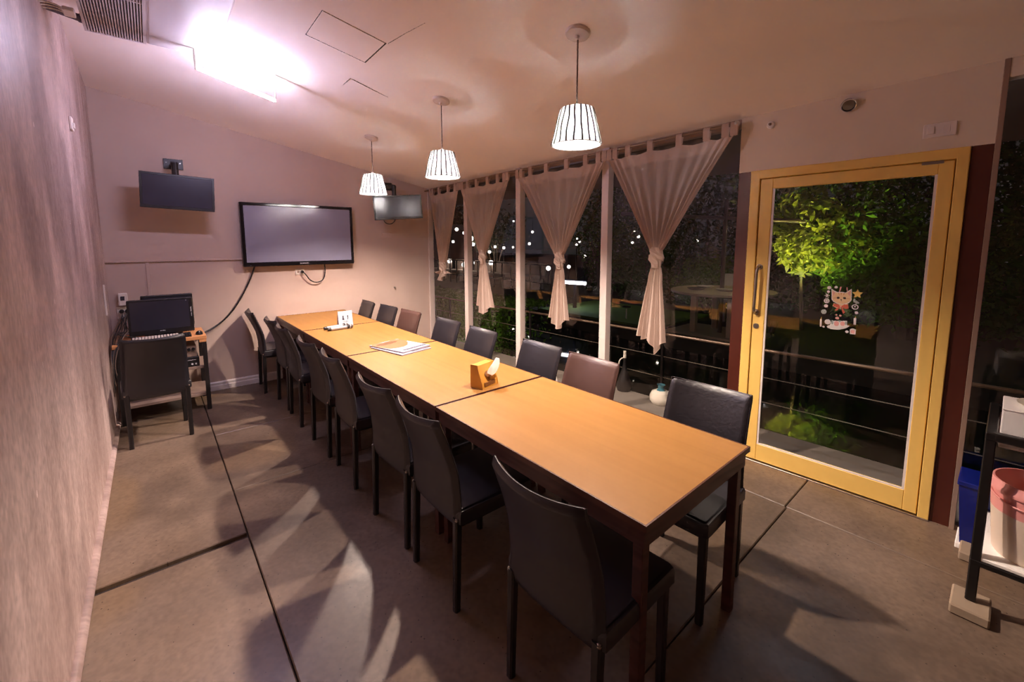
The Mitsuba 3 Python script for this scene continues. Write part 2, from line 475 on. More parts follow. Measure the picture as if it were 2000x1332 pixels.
_z = np.array([-0.78, -0.30, -0.55]); _z /= np.linalg.norm(_z); _x = np.cross([0, 0, 1], _z); _x /= np.linalg.norm(_x); _y = np.cross(_z, _x)
RS = np.eye(4); RS[:3, 0], RS[:3, 1], RS[:3, 2], RS[:3, 3] = _x, _y, _z, [-0.010, 0.728, 2.434]
obj('housing', W(place(sp_, RS)), 'black_steel', k, smooth=40)
obj('rim', W(place(lathe([(0.037, 0.040), (0.039, 0.044), (0.037, 0.05), (0.033, 0.048), (0.037, 0.040)], 28), RS)), 'chrome', k, smooth=40)
obj('lens', W(place(lathe([(0, 0.043), (0.03, 0.041), (0.03, 0.038), (0, 0.039)], 20), RS)), 'brushed_steel', k, smooth=40)
k = thing('switch_plate', 'wide beige switch plate on the panel above the door', 'switch')
obj('plate', W(box(-0.022, -0.012, 0.250, 0.380, 2.160, 2.234, 0.003)), 'white_trim', k)
obj('rocker', W(box(-0.028, -0.022, 0.335, 0.365, 2.178, 2.218, 0.002)), 'white_trim', k)
obj('rocker', W(box(-0.024, -0.022, 0.275, 0.300, 2.178, 2.218, 0.001)), 'white_trim', k)

# ================================================================== TABLES
TX0, TX1, TZ = 1.078, 1.858, 0.75
ty = [(0.643, 1.878), (1.890, 3.190), (3.202, 4.415), (4.425, 5.525)]
tl = ['pale wood table nearest the camera, with a clear top', 'pale wood table carrying the tissue box, second from the camera',
      'pale wood table carrying the two microphones, third from the camera', 'pale wood table against the far wall, carrying the white card']
for (y0, y1), lab in zip(ty, tl):
    t = thing('dining_table', lab, 'table', 'tables joined end to end')
    obj('tabletop', box(TX0 + 0.006, TX1 - 0.006, y0 + 0.006, y1 - 0.006, 0.73, TZ, 0.001), 'table_laminate', t)
    obj('edge_band', cat(box(TX0, TX0 + 0.006, y0, y1, 0.728, TZ + 0.0004), box(TX1 - 0.006, TX1, y0, y1, 0.728, TZ + 0.0004),
                         box(TX0 + 0.006, TX1 - 0.006, y0, y0 + 0.006, 0.728, TZ + 0.0004), box(TX0 + 0.006, TX1 - 0.006, y1 - 0.006, y1, 0.728, TZ + 0.0004)), 'table_edge', t)
    a = 0.012
    obj('apron', cat(box(TX0 + a, TX0 + a + 0.03, y0 + a, y1 - a, 0.665, 0.729), box(TX1 - a - 0.03, TX1 - a, y0 + a, y1 - a, 0.665, 0.729),
                     box(TX0 + a, TX1 - a, y0 + a, y0 + a + 0.03, 0.665, 0.7285), box(TX0 + a, TX1 - a, y1 - a - 0.03, y1 - a, 0.665, 0.7285)), 'table_frame', t)
    for sx in (0, 1):
        for sy in (0, 1):
            cx = TX0 + 0.04 if sx == 0 else TX1 - 0.04
            cy = y0 + 0.04 if sy == 0 else y1 - 0.04
            obj('leg', box(cx - 0.019, cx + 0.019, cy - 0.019, cy + 0.019, 0.0, 0.7284, 0.003), 'table_frame', t)
    obj('brace', box(TX0 + 0.04, TX1 - 0.04, (y0 + y1) / 2 - 0.02, (y0 + y1) / 2 + 0.02, 0.69, 0.7283), 'table_frame', t)


# ================================================================== CHAIRS
def shell(half0, half1, z0, z1, thick, plan, xprof, nu=25, nv=29, inset=0.0, doff=0.0):
    """A curved back: plan curvature PLAN at the corners, centre line x = xprof(v)."""
    us, vs = np.linspace(-1, 1, nu), np.linspace(0, 1, nv)
    U, Vv = np.meshgrid(us, vs)
    half = half0 + (half1 - half0) * Vv
    # rounded lower end
    half = half * np.where(Vv < 0.12, np.sqrt(np.clip(1 - 0.25 * ((0.12 - Vv) / 0.12) ** 2, 0, 1)), 1.0)
    yy = U * (half - inset)
    zz = z0 + (z1 - z0) * Vv - inset * (Vv - 0.5) * 2
    zz = zz - 0.012 * (1 - U ** 2) * Vv ** 6
    xx = xprof(Vv) + plan(Vv) * U ** 2
    du = np.clip((1 - np.abs(U)) / 0.10, 0, 1)
    dv = np.clip(np.minimum(Vv, 1 - Vv) / 0.05, 0, 1)
    th = thick / 2 * np.sqrt(1 - (1 - du) ** 2) * np.sqrt(1 - (1 - dv) ** 2)
    front = np.stack([xx + th + doff, yy, zz], -1).reshape(-1, 3)
    back = np.stack([xx - th + doff, yy, zz], -1).reshape(-1, 3)
    f1, f2 = grid_faces(nv, nu), grid_faces(nv, nu, flip=True) + nu * nv
    m = trimesh.Trimesh(np.vstack([front, back]), np.vstack([f1, f2]), process=False)
    m.merge_vertices()
    m.fix_normals()
    return m


def xprof(v):
    v = np.asarray(v, float)
    return -0.185 - 0.012 * np.sin(np.pi * np.clip(v / 0.5, 0, 1)) - 0.125 * np.clip((v - 0.25) / 0.72, 0, 1) ** 1.35


def plan(v):
    return 0.008 + 0.034 * np.asarray(v) ** 1.2


def seat_mesh():
    out = sg.box(-0.185, -0.205, 0.205, 0.205).buffer(0.015, quad_segs=4)
    rings = []
    for z, o in ((0.405, -0.004), (0.41, 0.0), (0.452, 0.0), (0.464, -0.006), (0.470, -0.018), (0.473, -0.06)):
        p = out.buffer(o, quad_segs=4)
        c = np.array([p.exterior.interpolate(t, normalized=True).coords[0] for t in np.linspace(0, 1, 64, endpoint=False)])
        rings.append(np.c_[c, np.full(64, z)])
    V = np.vstack(rings + [[[0, 0, 0.405]], [[0.01, 0, 0.476]]])
    f = list(grid_faces(6, 64, True))
    f += [[384, (j + 1) % 64, j] for j in range(64)] + [[385, 5 * 64 + j, 5 * 64 + (j + 1) % 64] for j in range(64)]
    m = trimesh.Trimesh(V, f, process=False)
    m.fix_normals()
    return m


def leg_mesh(x, y, rear):
    s = 0.017
    top, bot = (0.43, 0.0)
    dx = -0.012 if rear else 0.004
    pts = [[x + sx * s, y + sy * s, top] for sx in (-1, 1) for sy in (-1, 1)] + [[x + dx + sx * s * 0.85, y + sy * s * 0.85, bot] for sx in (-1, 1) for sy in (-1, 1)]
    ch = []
    for px, py, pz in pts:
        for ex, ey in ((0.006, 0), (0, 0.006)):
            cx, cy = (x if pz > 0.2 else x + dx), y
            ch.append([px - np.sign(px - cx) * ex, py - np.sign(py - cy) * ey, pz])
    return hull(ch)


seat_m, back_m = seat_mesh(), shell(0.212, 0.200, 0.375, 0.885, 0.034, plan, xprof)
vv = np.linspace(0.25, 1, 24)
half = lambda v: 0.212 - 0.012 * v


def edge_pt(u, v, off):
    return [float(xprof(v)) + float(plan(v)) * u * u + off, u * (half(v) - 0.004), 0.375 + 0.51 * v - 0.012 * (1 - u * u) * v ** 6 - 0.004 * (v > 0.9)]


seam_path = [edge_pt(-1, v, 0.0) for v in vv] + [edge_pt(u, 1, 0.0) for u in np.linspace(-0.97, 0.97, 22)] + [edge_pt(1, v, 0.0) for v in vv[::-1]]
seam_m = tube(seam_path, 0.0042, 6)
LEG = [(-0.19, -0.19, True), (-0.19, 0.19, True), (0.185, -0.19, False), (0.185, 0.19, False)]
leg_p = [mikit.ply(leg_mesh(*a), 'black_leg') for a in LEG]
cap_p = [mikit.ply(cat(ball([-0.199, y, 0.425], 0.009, 1), cyl([-0.205, y, 0.425], [-0.165, y, 0.43], 0.006, 8)), 'brushed_steel', smooth=True) for y in (-0.199, 0.199)]
frame_p = mikit.ply(cat(box(-0.17, 0.17, -0.198, -0.182, 0.385, 0.41), box(-0.17, 0.17, 0.182, 0.198, 0.385, 0.41), box(0.175, 0.195, -0.18, 0.18, 0.385, 0.41)), 'black_leg')
kinds = {}
for kd, mt in (('black', 'black_leather'), ('brown', 'brown_leather')):
    kinds[kd] = (mikit.ply(seat_m, mt, smooth=40), mikit.ply(back_m, mt, smooth=50), mikit.ply(seam_m, mt, smooth=60))


def chair(x, y, deg, label, kind='black', group=None):
    xf = T().translate([x, y, 0]).rotate([0, 0, 1], deg)
    t = thing('leather_chair', label, 'chair', group)
    s, b, p = kinds[kind]
    put('seat', s, t, xf)
    bk = put('backrest', b, t, xf)
    put('piping', p, bk, xf)
    put('seat_frame', frame_p, t, xf)
    for i in range(4):
        lg = put('leg', leg_p[i], t, xf)
        if i < 2:
            put('leg_cap', cap_p[i], lg, xf)
    return t


nth = ['nearest the camera', 'second from the camera', 'third from the camera', 'fourth from the camera', 'fifth from the camera', 'sixth from the camera', 'seventh from the camera', 'farthest, beside the far wall']
left = [(0.89, 1), (1.63, -1), (2.135, 2), (2.84, -2), (3.39, 1), (4.09, -1), (4.585, 1), (5.245, -3)]
for i, (y, dg) in enumerate(left):
    chair(1.115 + [0, 0.0, 0.005, 0.012, 0.005, -0.005, 0.0, -0.065][i], y, dg, f'black leather chair on the left side of the tables, {nth[i]}', group='chairs along the left side of the tables')
right = [(0.925, 182), (1.65, 180), (2.14, 180), (2.83, 178), (3.395, 181), (4.10, 183), (4.60, 183), (5.15, 178)]
for i, (y, dg) in enumerate(right):
    bn = i in (1, 5)
    chair(1.838 + [0, -0.03, 0.0, -0.02, 0.0, -0.02, -0.045, -0.075][i], y, dg, f'{"dark brown" if bn else "black"} leather chair on the window side of the tables, {nth[i]}', 'brown' if bn else 'black',
          'chairs along the window side of the tables')
chair(-0.045, 4.545, 93, 'black leather chair at the computer desk, its back to the camera')

# ================================================================== LAMPS
NS = 20


def r_shade(h):  # h: 0 rim .. 1 top
    return 0.133 - 0.046 * h - 0.010 * max(0, h - 0.75) * 4 * max(0, h - 0.75)


SH = 0.192
hs = np.linspace(0, 1, 9)
strips = []
for k in range(NS):
    a0 = (k + 0.06) * 2 * np.pi / NS
    a1 = (k + 0.90) * 2 * np.pi / NS
    rows = []
    for i, h in enumerate(hs):
        jit = 0.010 * (rng.random() - 0.5)
        aa = np.linspace(a0 + jit, a1 + jit * 0.5, 4)
        rr = r_shade(h) + 0.004 * np.array([0, 1, 1, 0])
        rows.append(np.c_[rr * np.cos(aa), rr * np.sin(aa), np.full(4, h * SH)])
    strips.append(mikit.ply(trimesh.Trimesh(np.vstack(rows), grid_faces(9, 4), process=False), 'shade_paper', smooth=True))
seams = []
for k in range(NS):
    a = (k - 0.02) * 2 * np.pi / NS
    seams.append(mikit.ply(tube([[(r_shade(h) + 0.004 + 0.0015 * math.sin(9 * h + k)) * math.cos(a + 0.02 * math.sin(7 * h + 2 * k)), (r_shade(h) + 0.004) * math.sin(a + 0.02 * math.sin(7 * h + 2 * k)), h * SH] for h in np.linspace(0, 1, 14)], 0.0046, 6), 'seam_dark', smooth=True))
top_m = lathe([(r_shade(1), SH), (0.05, SH + 0.004), (0.018, SH + 0.004)], 40)
top_p = mikit.ply(top_m, 'shade_paper', smooth=True)
rim_p = mikit.ply(tube([[0.1335 * math.cos(a), 0.1335 * math.sin(a), 0] for a in np.linspace(0, 2 * np.pi, 41)], 0.0022, 6, caps=False), 'cord_grey', smooth=True)
bulb_m = lathe([(0.0005, -0.034), (0.018, -0.031), (0.030, -0.016), (0.033, 0.0), (0.030, 0.016), (0.020, 0.034), (0.014, 0.05), (0.0005, 0.052)], 20)
bulb_m.fix_normals()
sock_p = mikit.ply(lathe([(0.0, 0.045), (0.018, 0.045), (0.019, 0.12), (0.008, 0.135), (0, 0.135)], 16), 'white_plastic', smooth=40)
can_m = lathe([(0, 0.004), (0.066, 0.004), (0.067, -0.012), (0.063, -0.018), (0.012, -0.024), (0.010, -0.04), (0, -0.042)], 36)
pend = [(1.848, 1.612, 2.135, 'nearest the camera'), (1.803, 2.945, 2.112, 'in the middle of the row'), (1.788, 4.265, 2.098, 'farthest, near the far wall')]
for x, y, zb, w in pend:
    p = thing('pendant_lamp', f'lit white ribbed pendant lamp over the tables, {w}', 'lamp', 'pendant lamps over the tables')
    zc = ceil_z(x, y)
    tilt = T().translate([x, y, zc]).rotate([0, 1, 0], math.degrees(math.atan(0.186)))
    put('canopy', mikit.ply(can_m, 'canopy_white', smooth=30), p, tilt)
    obj('cord', cyl([x, y, zc - 0.02], [x, y, zb + SH + 0.03], 0.0042, 8), 'cord_grey', p, smooth=True)
    xf = T().translate([x, y, zb])
    sh = put('shade', top_p, p, xf)
    for q in strips:
        put('strip', q, sh, xf)
    for q in seams:
        put('seam', q, sh, xf)
    put('rim', rim_p, sh, xf)
    bk = new_key('bulb', p)
    scene[bk] = {**mikit.ply(bulb_m, 'white_plastic', smooth=True), 'to_world': T().translate([x, y, zb + 0.086]), 'emitter': glow(BULB, LAMP_RGB, 12)}
    put('socket', sock_p, p, T().translate([x, y, zb + 0.086]))
# the white tube light on the ceiling at the far end
p = thing('tube_light', 'glaring white tube light on the ceiling beside the air conditioner', 'light')
q0, q1 = np.array([0.33, 3.60]), np.array([0.80, 3.68])
pt = lambda t, d: np.array([*(q0 + (q1 - q0) * t), ceil_z(*(q0 + (q1 - q0) * t)) - d])
ends = [pt(0, 0.19), pt(1, 0.19)]
for t in (-0.02, 1.02):
    c, d = pt(t, 0.0), pt(t, 0.19)
    obj('bracket', cat(box(c[0] - 0.006, c[0] + 0.006, c[1] - 0.006, c[1] + 0.006, d[2] - 0.016, c[2] + 0.002, 0.002)), 'white_plastic', p)
k = new_key('tube', p)
scene[k] = {**mikit.ply(cyl(ends[0], ends[1], 0.014, 14), 'white_plastic', smooth=50), 'emitter': glow(TUBE, TUBE_RGB, 8)}

# ================================================================== AIR CONDITIONER AND CABLES
p = thing('air_conditioner', 'white air conditioner hanging under the ceiling at top left', 'air conditioner')
AZ = 2.88
obj('body', cat(rbox(0.078, 0.450, 2.45, 3.72, AZ, AZ + 0.10, 0.02), box(-0.20, 0.085, 2.45, 3.72, AZ + 0.02, AZ + 0.10, 0.004), box(-0.10, 0.35, 2.6, 3.5, AZ + 0.08, AZ + 0.14)), 'ac_white', p, smooth=30)
obj('grille_frame', cat(box(-0.202, -0.188, 2.45, 3.722, AZ, AZ + 0.022), box(0.066, 0.082, 2.45, 3.718, AZ - 0.001, AZ + 0.022), box(-0.202, 0.08, 3.708, 3.722, AZ, AZ + 0.022), box(-0.19, 0.07, 3.13, 3.142, AZ + 0.001, AZ + 0.02)), 'ac_white', p)
for i in range(20):
    x = -0.184 + i * 0.0126
    obj('slat', hull([[x + dx, y, AZ + dz] for y in (2.46, 3.708) for dx, dz in ((0, 0.002), (0.0055, 0.002), (0.002, 0.012), (0.0075, 0.012))]), 'ac_white', p)
obj('filter', box(-0.19, 0.07, 2.455, 3.71, AZ + 0.0165, AZ + 0.0195), 'ac_slot', p)
p = thing('drain_pipe', 'dark grey pipe from the concrete wall to the air conditioner', 'pipe')
obj('run', cyl([-0.345, 3.54, 2.905], [-0.19, 3.62, 2.905], 0.02, 12), 'ac_slot', p, smooth=40)
obj('collar', cyl([-0.212, 3.608, 2.905], [-0.195, 3.617, 2.905], 0.024, 12), 'ac_slot', p, smooth=40)
p = thing('cable_bundle', 'white cables with a white plug running over the dark pipe', 'cable')
for i, dy in enumerate((-0.012, 0.010, 0.034)):
    obj('cable', tube(spline([[-0.336, 3.31 + dy * 2, 2.83], [-0.318, 3.37 + dy * 1.6, 2.852], [-0.288, 3.385 + dy * 1.5, 2.857], [-0.258, 3.395 + dy, 2.848]], 20), 0.0042, 8), 'white_plastic', p, smooth=True)
obj('plug', box(-0.262, -0.214, 3.36, 3.45, 2.838, 2.860, 0.004), 'white_plastic', p)
p = thing('wall_switch', 'small white switch high on the concrete wall', 'switch')
obj('plate', box(-0.337, -0.322, 3.985, 4.06, 2.335, 2.42, 0.004), 'white_plastic', p)
obj('rocker', box(-0.322, -0.314, 4.005, 4.04, 2.35, 2.385, 0.002), 'white_plastic', p)
p = thing('conduit_strip', 'pale narrow vertical strip low on the concrete wall corner', 'conduit')
obj('strip', box(-0.337, -0.325, 5.05, 5.075, 0.98, 1.25, 0.002), 'white_trim', p)

# ================================================================== FAR WALL FITTINGS
p = thing('wall_conduit', 'slim horizontal trunking on the far wall left of the big screen', 'conduit')
obj('run', box(-0.336, 0.80, 5.512, 5.53, 1.424, 1.440, 0.002), 'wall_paint', p)
obj('drop', box(-0.045, -0.018, 5.518, 5.53, 1.0, 1.424, 0.002), 'wall_paint', p)
obj('shadow_gap', box(-0.336, 0.80, 5.516, 5.53, 1.418, 1.424), 'taupe_trim', p)

p = thing('television', 'large flat television with grey screen on the far wall', 'television')
TVY = 5.44
obj('housing', rbox(0.770, 1.985, TVY, 5.50, 1.346, 2.052, 0.012), 'black_gloss', p, smooth=30)
obj('bezel', cat(box(0.772, 0.806, TVY - 0.012, TVY + 0.01, 1.346, 2.05, 0.003), box(1.955, 1.985, TVY - 0.012, TVY + 0.01, 1.346, 2.05, 0.003),
                 box(0.772, 1.985, TVY - 0.0125, TVY + 0.01, 2.018, 2.05, 0.003), box(0.772, 1.985, TVY - 0.0125, TVY + 0.01, 1.346, 1.392, 0.003)), 'black_gloss', p)
obj('screen', box(0.805, 1.957, TVY - 0.004, TVY + 0.004, 1.39, 2.02), 'screen_grey', p)
tm = meshkit.text_mesh('SAMSUNG', 0.014, 0.001, True)
tm.apply_transform(np.array([[1, 0, 0, 1.345], [0, 0, -1, TVY - 0.0127], [0, 1, 0, 1.362], [0, 0, 0, 1.0]]))
obj('logo', tm, 'logo_grey', p, 'pale lettering on the lower bezel')
obj('power_light', box(0.835, 0.845, TVY - 0.0135, TVY - 0.012, 1.357, 1.36), 'logo_grey', p)
obj('wall_bracket', box(1.1, 1.6, 5.485, 5.529, 1.5, 1.9, 0.004), 'black_steel', p)


def small_tv(name, label, cx, cy, cz, w, h, yaw, roll, mount, cable=False, tiltx=0.0):
    p = thing(name, label, 'monitor')
    M = trimesh.transformations.concatenate_matrices(trimesh.transformations.translation_matrix([cx, cy, cz]), trimesh.transformations.rotation_matrix(math.radians(yaw), [0, 0, 1]),
                                                     trimesh.transformations.rotation_matrix(math.radians(tiltx), [1, 0, 0]), trimesh.transformations.rotation_matrix(math.radians(roll), [0, 1, 0]))
    obj('housing', place(cat(rbox(-w / 2, w / 2, 0, 0.045, -h / 2, h / 2, 0.01), box(-w * 0.3, w * 0.3, 0.04, 0.075, -h * 0.35, h * 0.3, 0.008)), M), 'black_plastic', p, smooth=30)
    b = 0.02
    obj('bezel', place(cat(box(-w / 2, -w / 2 + b, -0.004, 0.006, -h / 2, h / 2, 0.002), box(w / 2 - b, w / 2, -0.004, 0.006, -h / 2, h / 2, 0.002),
                           box(-w / 2, w / 2, -0.0045, 0.006, h / 2 - b, h / 2, 0.002), box(-w / 2, w / 2, -0.0045, 0.006, -h / 2, -h / 2 + b * 1.3, 0.002)), M), 'black_plastic', p)
    obj('screen', place(box(-w / 2 + b, w / 2 - b, -0.001, 0.004, -h / 2 + b, h / 2 - b), M), 'screen_dark', p)
    bx, by, bz = mount
    br = obj('bracket', cat(box(bx - 0.078, bx + 0.078, 5.515, 5.53, bz - 0.05, bz + 0.05, 0.002), box(bx - 0.028, bx + 0.02, by, 5.52, bz - 0.03, bz + 0.0, 0.003),
                            cyl([bx, by, bz - 0.015], [bx, by, cz + h / 2 - 0.03], 0.028, 12), box(bx - 0.06, bx + 0.06, by - 0.03, by + 0.03, cz + h / 2 - 0.04, cz + h / 2 + 0.006, 0.006)), 'black_steel', p)
    obj('screw', cat(*[cyl([bx + dx, 5.517, bz + 0.012], [bx + dx, 5.511, bz + 0.012], 0.005, 8) for dx in (-0.055, 0.0, 0.055)]), 'chrome', br)
    return p, M


small_tv('wall_monitor', 'small black monitor on a wall arm, upper left of the big television', 0.247, 5.13, 2.085, 0.560, 0.322, 0, 2.4, (0.243, 5.30, 2.395), tiltx=0)
p2, M2 = small_tv('wall_monitor', 'small black monitor on a wall arm, by the window corner', 2.462, 5.115, 2.055, 0.60, 0.300, -24, -3.5, (2.50, 5.30, 2.36))
obj('cable', tube(spline([[2.30, 5.21, 1.92], [2.32, 5.21, 1.87], [2.37, 5.21, 1.845], [2.43, 5.20, 1.865], [2.455, 5.19, 1.93]], 24), 0.006, 8), 'black_plastic', p2, smooth=True)
p = thing('wall_junction_box', 'beige junction box behind the monitor by the window corner', 'junction box')
obj('box', box(2.24, 2.40, 5.49, 5.53, 2.28, 2.42, 0.006), 'wall_paint', p)

p = thing('wall_outlet', 'white wall outlet below the big television', 'outlet')
obj('plate', box(1.312, 1.410, 5.522, 5.53, 1.226, 1.296, 0.002), 'white_plastic', p)
obj('socket', cat(cyl([1.342, 5.5225, 1.262], [1.342, 5.5205, 1.262], 0.014, 12)), 'taupe_trim', p)
p = thing('power_cord', 'short black power cord looping from the outlet to the big television', 'cord')
obj('plug', cyl([1.382, 5.522, 1.262], [1.382, 5.488, 1.262], 0.017, 12), 'black_plastic', p, smooth=40)
obj('lead', tube(spline([[1.382, 5.49, 1.262], [1.400, 5.475, 1.245], [1.455, 5.48, 1.165], [1.53, 5.485, 1.128], [1.60, 5.485, 1.15], [1.635, 5.485, 1.22], [1.64, 5.48, 1.36]], 50), 0.006, 8), 'black_plastic', p, smooth=True)
p = thing('long_cable', 'long dark cable hanging from the big television to the computer desk', 'cable')
obj('lead', tube(spline([[0.90, 5.50, 1.40], [0.873, 5.505, 1.30], [0.79, 5.51, 1.105], [0.663, 5.51, 0.89], [0.526, 5.50, 0.745], [0.42, 5.47, 0.685], [0.33, 5.40, 0.66]], 60), 0.008, 8), 'black_plastic', p, smooth=True)
p = thing('blank_plate', 'white blank plate on the far wall below the corner monitor', 'wall plate')
obj('plate', box(2.417, 2.552, 5.520, 5.53, 1.668, 1.742, 0.003), 'wall_paint', p)
p = thing('wall_hook', 'tiny metal hook on the far wall above the chairs', 'hook')
obj('peg', cat(cyl([2.565, 5.53, 0.992], [2.565, 5.505, 0.992], 0.008, 10), ball([2.565, 5.503, 0.992], 0.011, 1)), 'brushed_steel', p, smooth=50)
p = thing('thermostat', 'white thermostat with dark display beside the desk monitors', 'thermostat')
obj('case', box(-0.268, -0.200, 5.47, 5.53, 1.010, 1.130, 0.006), 'white_plastic', p)
obj('display', box(-0.252, -0.222, 5.467, 5.472, 1.062, 1.102), 'screen_dark', p)
p = thing('wall_outlet', 'white double outlet with two black plugs beside the desk monitors', 'outlet')
obj('plate', box(-0.290, -0.180, 5.517, 5.53, 0.88, 0.995, 0.003), 'white_plastic', p)
for x in (-0.253, -0.212):
    obj('plug', cyl([x, 5.52, 0.955], [x, 5.475, 0.955], 0.018, 12), 'black_plastic', p, smooth=40)
    obj('adapter', box(x - 0.014, x + 0.014, 5.485, 5.52, 0.895, 0.925, 0.004), 'white_plastic', p)

# ================================================================== COMPUTER DESK
p = thing('computer_desk', 'small wooden desk with black legs and two lower shelves in the left corner', 'desk')
DX0, DX1, DY0, DY1, DZ = -0.315, 0.352, 4.92, 5.44, 0.73
obj('desktop', box(DX0, DX1, DY0, DY1, DZ - 0.035, DZ, 0.003), 'desk_wood', p)
for x in (DX0 + 0.03, DX1 - 0.02):
    for y in (DY0 + 0.02, DY1 - 0.03):
        obj('leg', box(x - 0.017, x + 0.017, y - 0.017, y + 0.017, 0, DZ - 0.035, 0.003), 'black_leg', p)
obj('shelf', box(DX0 + 0.02, DX1 - 0.01, DY0 + 0.03, DY1 - 0.02, 0.41, 0.435, 0.002), 'desk_shelf', p)
obj('shelf', box(DX0 + 0.02, DX1 - 0.01, DY0 + 0.03, DY1 - 0.02, 0.14, 0.165, 0.002), 'desk_shelf', p)
obj('corner_block', box(DX1 - 0.06, DX1 - 0.004, DY0 + 0.002, DY0 + 0.02, DZ - 0.062, DZ - 0.035, 0.002), 'desk_wood', p)

p = thing('desk_monitor', 'black monitor standing behind the other one on the computer desk', 'monitor')
obj('housing', rbox(-0.105, 0.288, 5.24, 5.29, 0.80, 1.112, 0.008), 'black_plastic', p, smooth=30)
obj('screen', box(-0.09, 0.27, 5.2365, 5.242, 0.83, 1.09), 'screen_dark', p)
obj('stand', cat(box(0.05, 0.13, 5.265, 5.28, 0.735, 0.82, 0.004), box(-0.01, 0.19, 5.225, 5.36, DZ, DZ + 0.015, 0.004)), 'black_plastic', p)
p = thing('desk_monitor', 'wide black monitor with white print on its right bezel, in front on the computer desk', 'monitor')
obj('housing', rbox(-0.203, 0.278, 5.14, 5.19, 0.752, 1.086, 0.008), 'black_plastic', p, smooth=30)
obj('screen', box(-0.185, 0.248, 5.1365, 5.142, 0.80, 1.068), 'screen_dark', p)
obj('logo', box(0.015, 0.055, 5.1375, 5.14, 0.784, 0.788), 'logo_grey', p)
obj('side_print', cat(box(0.259, 0.266, 5.1375, 5.14, 0.945, 0.992), box(0.262, 0.266, 5.1375, 5.14, 0.90, 0.935)), 'logo_grey', p)
obj('indicator', box(0.225, 0.232, 5.1355, 5.138, 1.056, 1.062), 'logo_grey', p)
obj('stand', cat(box(-0.03, 0.07, 5.15, 5.18, DZ + 0.008, 0.77, 0.004), box(-0.10, 0.14, 5.09, 5.215, DZ, DZ + 0.01, 0.004)), 'black_plastic', p)
p = thing('keyboard', 'dark keyboard with pale keys on the computer desk', 'keyboard')
obj('tray', hull([[x, y, z] for x, y, z in [(-0.19, 4.945, DZ), (0.24, 4.945, DZ), (0.24, 5.07, DZ), (-0.19, 5.07, DZ), (-0.19, 4.945, DZ + 0.012), (0.24, 4.945, DZ + 0.012), (0.24, 5.07, DZ + 0.024), (-0.19, 5.07, DZ + 0.024)]]), 'black_plastic', p)
for r_ in range(5):
    for c_ in range(19):
        x, y = -0.183 + c_ * 0.0222, 4.952 + r_ * 0.0225
        z = DZ + 0.0135 + r_ * 0.0021
        obj('key', box(x, x + 0.018, y, y + 0.018, z - 0.002, z + 0.007, 0.002), 'key_grey' if c_ < 15 else 'black_plastic', p)
p = thing('computer_mouse', 'black computer mouse at the right corner of the desk', 'mouse')
obj('shell', ball([0.305, 5.03, DZ + 0.006], 0.032, 3, (1, 1, 1)).apply_transform(np.array([[0.95, 0, 0, 0.305 - 0.95 * 0.305], [0, 1.5, 0, 5.03 - 1.5 * 5.03], [0, 0, 0.75, DZ * 0.25], [0, 0, 0, 1.0]])) if False else
    hull([[0.305 + 0.03 * math.cos(a) * c, 5.03 + 0.05 * math.sin(a) * c, DZ + 0.001 + 0.034 * math.sqrt(max(0, 1 - c ** 2))] for a in np.linspace(0, 2 * np.pi, 24) for c in (0.1, 0.4, 0.7, 0.9, 1.0)]),
    'black_gloss', p, smooth=40)
obj('wheel', cyl([0.302, 5.0, DZ + 0.029], [0.308, 5.0, DZ + 0.029], 0.006, 10), 'logo_grey', p)
p = thing('computer_tower', 'black slim computer lying on the upper shelf of the desk', 'computer')
obj('case', box(-0.12, 0.285, 4.96, 5.35, 0.436, 0.53, 0.006), 'black_plastic', p)
obj('front_slot', cat(box(0.05, 0.26, 4.957, 4.96, 0.50, 0.503), box(0.22, 0.235, 4.956, 4.96, 0.455, 0.47), box(0.25, 0.262, 4.956, 4.96, 0.455, 0.47)), 'logo_grey', p)
p = thing('amplifier', 'grey amplifier box on top of the slim computer', 'amplifier')
obj('case', box(-0.05, 0.27, 4.965, 5.3, 0.531, 0.635, 0.004), 'desk_shelf', p)
obj('knob', cat(*[cyl([x, 4.966, 0.605], [x, 4.950, 0.605], 0.014, 14) for x in (0.16, 0.21, 0.245)]), 'black_plastic', p, smooth=40)
p = thing('cable_tangle', 'tangle of dark cables hanging beside the computer desk', 'cable')
for i in range(7):
    x = -0.30 + 0.018 * i
    pts = [[-0.253 + 0.04 * (i % 2), 5.48, 0.94], [-0.28 + 0.01 * i, 5.40, 0.86 - 0.01 * i], [x - 0.01, 5.25, 0.80], [-0.32 + 0.012 * i, 5.0 - 0.01 * i, 0.73 + 0.006 * i], [-0.322 + 0.004 * i, 4.88, 0.60], [-0.325 + 0.005 * i, 4.87, 0.30 + 0.03 * i]]
    obj('lead', tube(spline(pts, 30), 0.0045, 6), 'black_plastic' if i % 3 else 'cord_grey', p, smooth=True)
for i in range(3):
    obj('lead', tube(spline([[-0.26 + 0.03 * i, 5.30, 0.78], [-0.22, 5.12 - 0.05 * i, 0.765 + 0.01 * i], [-0.15 + 0.04 * i, 5.10, 0.742], [-0.05 + 0.05 * i, 5.085, 0.737]], 24), 0.004, 6), 'black_plastic', p, smooth=True)

# ================================================================== THINGS ON THE TABLES
p = thing('tissue_box', 'yellow bamboo tissue box with a white tissue on the second table', 'tissue box')
